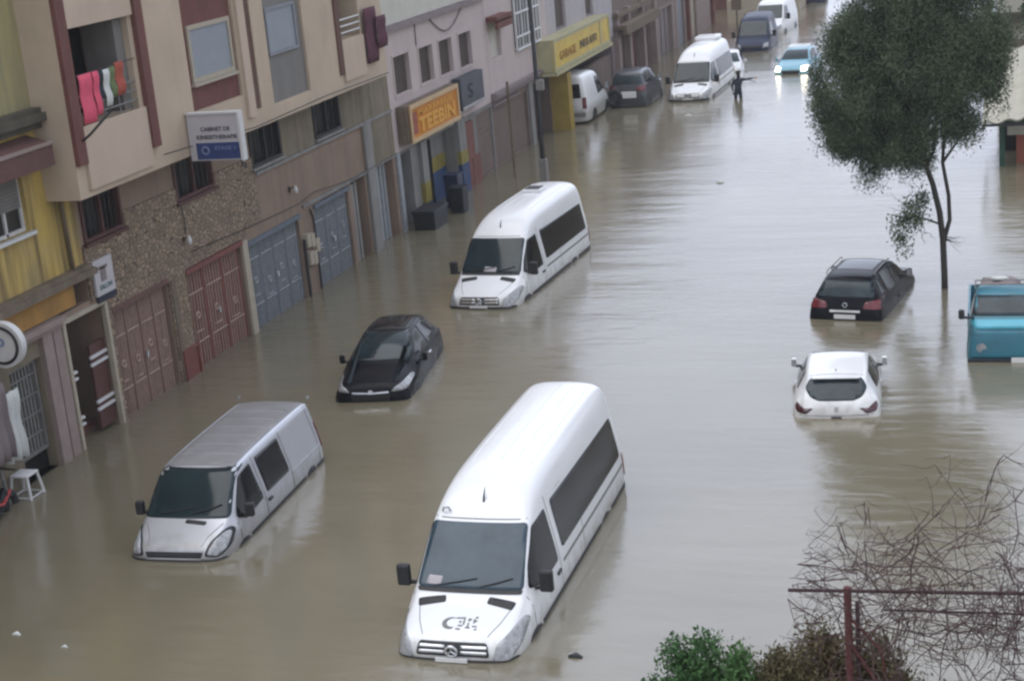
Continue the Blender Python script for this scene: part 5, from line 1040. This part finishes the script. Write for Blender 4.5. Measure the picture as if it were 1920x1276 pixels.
# ------------------------------------------------------------------ trees
def leaf_cloud(name, clusters, n, size, m, parent, seed, droop=.35, aspect=.42, gap=(1.0, -9)):
    """many small leaf faces spread through uneven clumps"""
    rn = np.random.default_rng(seed); wts = np.array([c[3] * c[4] * c[5] for c in clusters]); wts = wts ** .75; wts /= wts.sum()
    pts = []
    sub = []
    for c, k in zip(clusters, (wts * n / 110).astype(int) + 1):
        d = rn.normal(size=(k, 3)); d /= np.linalg.norm(d, axis=1)[:, None]; rad = rn.random(k) ** .38
        sub.append(np.array(c[:3]) + d * rad[:, None] * np.array(c[3:6]))
    from mathutils import noise as _ns
    sub = np.concatenate(sub); k0 = gap; sub = np.array([q for q in sub if _ns.noise(Vector(q) * k0[0] + Vector((seed * 3.1, 0, 0))) > k0[1]]); per = max(8, n // len(sub))
    for s_ in sub:
        k = int(per * rn.uniform(.3, 1.7)); r = rn.uniform(.09, .22) * clusters[0][6]
        d = np.clip(rn.normal(size=(k, 3)), -1.7, 1.7) * r * np.array([1, 1, 1.25]); d[:, 2] -= np.clip(abs(rn.normal(size=k)), 0, 1.8) * r * droop; pts.append(s_ + d)
    p = np.concatenate(pts); N = len(p)
    a = rn.normal(size=(N, 3)); a[:, 2] -= .7; a /= np.linalg.norm(a, axis=1)[:, None]; b = np.cross(a, rn.normal(size=(N, 3))); b /= np.linalg.norm(b, axis=1)[:, None]
    s = size * rn.uniform(.6, 1.35, N)[:, None]; A = a * s; Bb = b * s * aspect
    V = np.stack([p - A, p + Bb * .9, p + A, p - Bb * .9], 1).reshape(-1, 3)
    me = bpy.data.meshes.new(name); me.vertices.add(4 * N); me.vertices.foreach_set('co', V.astype(np.float32).ravel()); me.loops.add(4 * N); me.loops.foreach_set('vertex_index', np.arange(4 * N, dtype=np.int32))
    me.polygons.add(N); me.polygons.foreach_set('loop_start', np.arange(0, 4 * N, 4, dtype=np.int32)); me.update(calc_edges=True); me.materials.append(MT[m])
    o = bpy.data.objects.new(name, me); COL.objects.link(o); o.parent = parent; ORG[o.name] = Vector((0, 0, 0)); return o, sub
S = empty('tree', (-1.83, 39.9, 0), 'dark leaved tree with a thin leaning double trunk standing in the water', 'tree')
tr = MB()
def wob(a, b, n, k, seed):
    rn = random.Random(seed); a, b = Vector(a), Vector(b); return [a.lerp(b, i / n) + Vector((rn.uniform(-k, k), rn.uniform(-k, k), rn.uniform(-k, k) * .5)) * (0 if i in (0, n) else 1) for i in range(n + 1)]
def local(p): return p
def loc_(x, z, y=0): return (x + 1.83, y, z)
tr.tube([loc_(-1.83, -.8), loc_(-1.84, .4), loc_(-1.86, 1.2), loc_(-1.93, 1.9), loc_(-2.08, 2.6), loc_(-2.28, 3.2), loc_(-2.5, 4.2), loc_(-2.6, 5.5)], [.085, .078, .075, .072, .066, .058, .05, .03], 8)
tr.tube([loc_(-1.86, 1.15), loc_(-1.70, 1.7, .05), loc_(-1.72, 2.3, .1), loc_(-1.85, 3.1, .1), loc_(-1.80, 3.9, .2), loc_(-1.5, 5.2, .3)], [.06, .052, .048, .044, .04, .025], 7)
tr.tube([loc_(-2.22, 3.0), loc_(-2.05, 3.4), loc_(-2.0, 3.9), loc_(-1.9, 4.6)], [.045, .04, .035, .02], 6)
tr.tube([loc_(-2.2, 3.0), loc_(-2.5, 3.25, -.1), loc_(-3.1, 3.7, -.2), loc_(-3.9, 4.6, -.3)], [.05, .04, .035, .015], 6)
tr.tube([loc_(-1.85, 3.1, .1), loc_(-1.5, 3.6, .1), loc_(-1.1, 4.3, .2)], [.04, .03, .012], 6)
tr.tube([loc_(-1.9, 1.6), loc_(-2.2, 1.75, -.1), loc_(-2.6, 1.9, -.15), loc_(-3.0, 1.75, -.2)], [.03, .024, .018, .008], 5)
tr.build('trunk', 'bark', S, world=False, smooth=True)
CL = [(-.85, 0, 5.5, 1.55, 1.6, 1.35, 1), (-2.0, -.2, 4.9, .95, 1.3, .95, 1), (-2.15, 0, 4.05, .75, 1.0, .62, 1), (-1.25, 0, 3.65, .85, 1.0, .48, 1), (.45, .1, 5.3, .95, 1.3, 1.1, 1), (-.35, .2, 4.3, 1.05, 1.2, .65, 1), (-.7, 0, 7.0, 1.35, 1.5, 1.1, 1), (.55, 0, 6.6, .9, 1.2, .8, 1), (-1.9, 0, 6.1, .8, 1.1, .75, 1), (1.05, 0, 5.9, .5, .8, .6, 1), (.85, 0, 4.75, .4, .6, .42, 1), (.62, 0, 4.2, .32, .5, .40, 1), (-2.6, 0, 4.5, .35, .6, .5, 1), (-1.62, -.1, 3.15, .22, .3, .30, 1), (-2.75, 0, 5.3, .25, .5, .35, 1), (-2.3, 0, 3.7, .3, .4, .25, 1), (-.7, .1, 3.35, .4, .5, .2, 1)]
crown, sub = leaf_cloud('crown', CL, 340000, .034, 'leaf', S, 5, droop=.8, gap=(1.25, -.17))
br = MB(); rn = random.Random(3); tips = [loc_(-2.5, 4.2), loc_(-2.6, 5.5), loc_(-1.8, 3.9, .2), loc_(-1.5, 5.2, .3), loc_(-3.1, 3.7, -.2), loc_(-3.9, 4.6, -.3)]
for i in range(0, len(sub), 14):
    p = Vector(sub[i]); t = min(tips, key=lambda q: (Vector(q) - p).length); br.tube(wob(t, p, 4, .12, i), [.022, .018, .014, .01, .005], 4, cap=False)
br.build('branches', 'bark', S, world=False)
leaf_cloud('low_sprig', [(-.75, -.15, 1.85, .42, .4, .42, .75), (-1.05, -.15, 1.55, .3, .3, .22, .75), (-.45, -.1, 2.35, .25, .3, .2, .75), (-.95, -.15, 1.15, .22, .25, .15, .7)], 1700, .045, 'leaf', S, 9)
sp = MB()
for i in range(26): a = loc_(-2.3 - rn.uniform(0, .5), 1.8, -.1); b = (rn.uniform(-1.35, -.2), rn.uniform(-.5, .3), rn.uniform(1.0, 2.4)); sp.tube(wob(a, b, 4, .08, i + 50), [.012, .009, .007, .005, .003], 4, cap=False)
for i in range(10): a = loc_(-1.83, 1.25); b = (rn.uniform(.1, .5), rn.uniform(-.3, .3), rn.uniform(.9, 1.5)); sp.tube(wob(a, b, 4, .06, i + 90), [.01, .008, .006, .004, .003], 4, cap=False)
sp.build('twigs', 'bark', S, world=False)
# trees beyond the shed, seen through the gap at the top right and mirrored in the water
def simple_tree(name, loc, h_, r, seed, lab, m='leaf', n=16000):
    S = empty(name, loc, lab, 'tree'); rn = random.Random(seed)
    MB().tube([(0, 0, -.8), (.1, 0, h_ * .3), (0, .1, h_ * .7)], [.16, .12, .06], 8).build('trunk', 'bark', S, world=False, smooth=True)
    cl = [(rn.uniform(-r, r) * .6, rn.uniform(-r, r) * .5, h_ * rn.uniform(.45, .95), r * rn.uniform(.4, .6), r * rn.uniform(.4, .6), r * rn.uniform(.35, .5), 1.6) for _ in range(9)]
    leaf_cloud('crown', cl, n, .09, m, S, seed); return S
simple_tree('tree', (1.3, 66.5, 0), 5.2, 1.6, 21, 'smaller tree behind the shed at the right edge')
simple_tree('tree', (3.2, 62, 0), 8.5, 2.6, 22, 'taller tree behind the shed, mostly beyond the right edge')
# ------------------------------------------------------------------ garden in the foreground
S = empty('pergola', (-1.11, 10.0, 0), 'rusty red metal pergola frame with a post and a long bar in the foreground', 'pergola')
part(MB().tube([(-1.11, 10, -.8), (-1.11, 10, 6.16)], .026, 10), 'post', 'rust', S)
part(MB().tube([(-1.50, 10, 6.12), (-.6, 10, 6.15), (1.2, 10, 6.21)], .013, 8), 'long_bar', 'rustbar', S)
part(MB().tube([(-.9, 10.3, 5.86), (1.2, 10.3, 5.9)], .008, 6), 'lower_bar', 'rustbar', S)
part(MB().tube([(-1.1, 10, 5.75), (-.75, 9.95, 5.2)], .012, 6).tube([(-1.11, 10.0, 5.95), (-.9, 10.02, 5.7), (-.85, 10, 5.3)], .01, 6), 'brace', 'rust', S)
S = empty('vine', (-.3, 10.1, 0), 'tangled bare vine twigs growing over the pergola', 'vine')
vn = MB(); rn = random.Random(11)
vn.tube([(-.95, 10.05, -.8), (-1.0, 10.1, 2), (-1.06, 10.05, 4.5), (-1.05, 10.02, 6.05)], [.03, .026, .022, .016], 6)
def vine(p, d, L_, r, depth):
    pts = [Vector(p)]; d = Vector(d).normalized(); st = .05; n = int(L_ / st)
    for i in range(n):
        kk = .75 if rn.random() < .10 else .13; d = (d + Vector((rn.gauss(0, kk), rn.gauss(0, kk), rn.gauss(-.01, kk)))).normalized(); q = pts[-1] + d * st
        if q.z < 5.25: d.z = abs(d.z)
        if q.x < -1.42: d.x = abs(d.x)
        if q.z > 6.42 + (q.x + 1) * .42: d.z = -abs(d.z) * .5
        pts.append(q)
        if depth > 0 and rn.random() < .17: vine(q, (rn.gauss(0, 1), rn.gauss(0, .6), rn.gauss(.1, .9)), L_ * rn.uniform(.3, .6), r * .65, depth - 1)
    vn.tube(pts, [r * (1 - .75 * i / len(pts)) for i in range(len(pts))], 4, cap=False)
for i in range(165):
    x = rn.uniform(-1.3, .7) if i > 8 else rn.uniform(-1.25, -.8)
    vine((x, 10 + rn.uniform(-.5, .7), rn.uniform(5.7, 6.25)), (rn.gauss(.25, 1), rn.gauss(0, .5), rn.gauss(.15, .6)), rn.uniform(.6, 1.25), rn.uniform(.003, .006), 3)
for i in range(22):
    vine((rn.uniform(-.4, .8), 10.3 + rn.uniform(-.3, .6), rn.uniform(6.1, 6.6)), (rn.gauss(.2, .8), rn.gauss(0, .5), rn.gauss(.7, .6)), rn.uniform(.5, 1.1), rn.uniform(.003, .005), 2)
vn.build('vine_twigs', 'twig', S, world=True)
def bush(name, loc, cl, n, size, m, lab, seed, stems):
    S = empty(name, loc, lab, 'bush'); o, sub = leaf_cloud('leaves', cl, n, size, m, S, seed, .1, .45)
    st = MB(); rr = random.Random(seed)
    for i in range(0, len(sub), 2): st.tube(wob((rr.uniform(-.15, .15), rr.uniform(-.1, .1), stems), sub[i], 4, .05, i), [.012, .009, .007, .005, .003], 4, cap=False)
    st.tube([(0, 0, -.8), (.05, 0, stems * .6), (0, 0, stems + .05)], [.05, .04, .025], 7); st.build('stems', 'bark', S, world=False); return S
cl = [(-.02, 0, 5.30, .22, .25, .20, .30), (-.15, 0, 5.45, .10, .15, .20, .30), (.05, 0, 5.60, .07, .12, .22, .30), (.22, 0, 5.40, .10, .15, .18, .30), (.32, 0, 5.20, .16, .2, .10, .30), (-.28, 0, 5.22, .12, .15, .12, .30), (0, 0, 5.0, .5, .4, .22, .30), (.1, 0, 5.15, .4, .3, .2, .3)]
cl = [(a, b, c + (.05 if c > 5.1 else 0), d * 1.15, e, f * 1.15, g) for a, b, c, d, e, f, g in cl]
bush('bush', (-2.12, 10.0, 0), cl, 24000, .020, 'leaf_bush', 'fresh green bush with upright shoots in the foreground', 31, 4.4)
cl = [(0, 0, 5.35, .24, .3, .22, .32), (-.22, 0, 5.22, .16, .2, .16, .32), (.10, 0, 5.62, .08, .12, .12, .32), (.3, 0, 5.2, .2, .2, .16, .32), (-.05, 0, 5.0, .55, .4, .25, .32), (.5, .0, 5.35, .2, .2, .2, .3), (.72, 0, 5.15, .2, .2, .2, .3), (.1, 0, 5.1, .5, .3, .3, .32), (-.3, 0, 5.12, .3, .3, .26, .32), (.35, .1, 5.38, .25, .2, .2, .3), (.95, 0, 5.0, .25, .2, .18, .3)]
cl = [(a, b, c + .06, d * 1.25, e, f * 1.2, g) for a, b, c, d, e, f, g in cl]
bush('bush', (-1.45, 10.15, 0), cl, 42000, .018, 'leaf_brown', 'olive brown bush beside the pergola post', 32, 4.4)

# ------------------------------------------------------------------ rainy air
hz = MB().box(-60, 40, -8, 160, -1.2, 14.5).build('haze', 'trim'); tag(hz, kind='stuff')
hm, ht, hp = _new('rainy_air'); ht.nodes.remove(hp); pv = ht.nodes.new("ShaderNodeVolumePrincipled"); pv.inputs["Density"].default_value = .0006; pv.inputs["Color"].default_value = (.9, .92, .95, 1)
ht.links.new(pv.outputs[0], ht.nodes["Material Output"].inputs["Volume"]); hz.data.materials.clear(); hz.data.materials.append(hm)
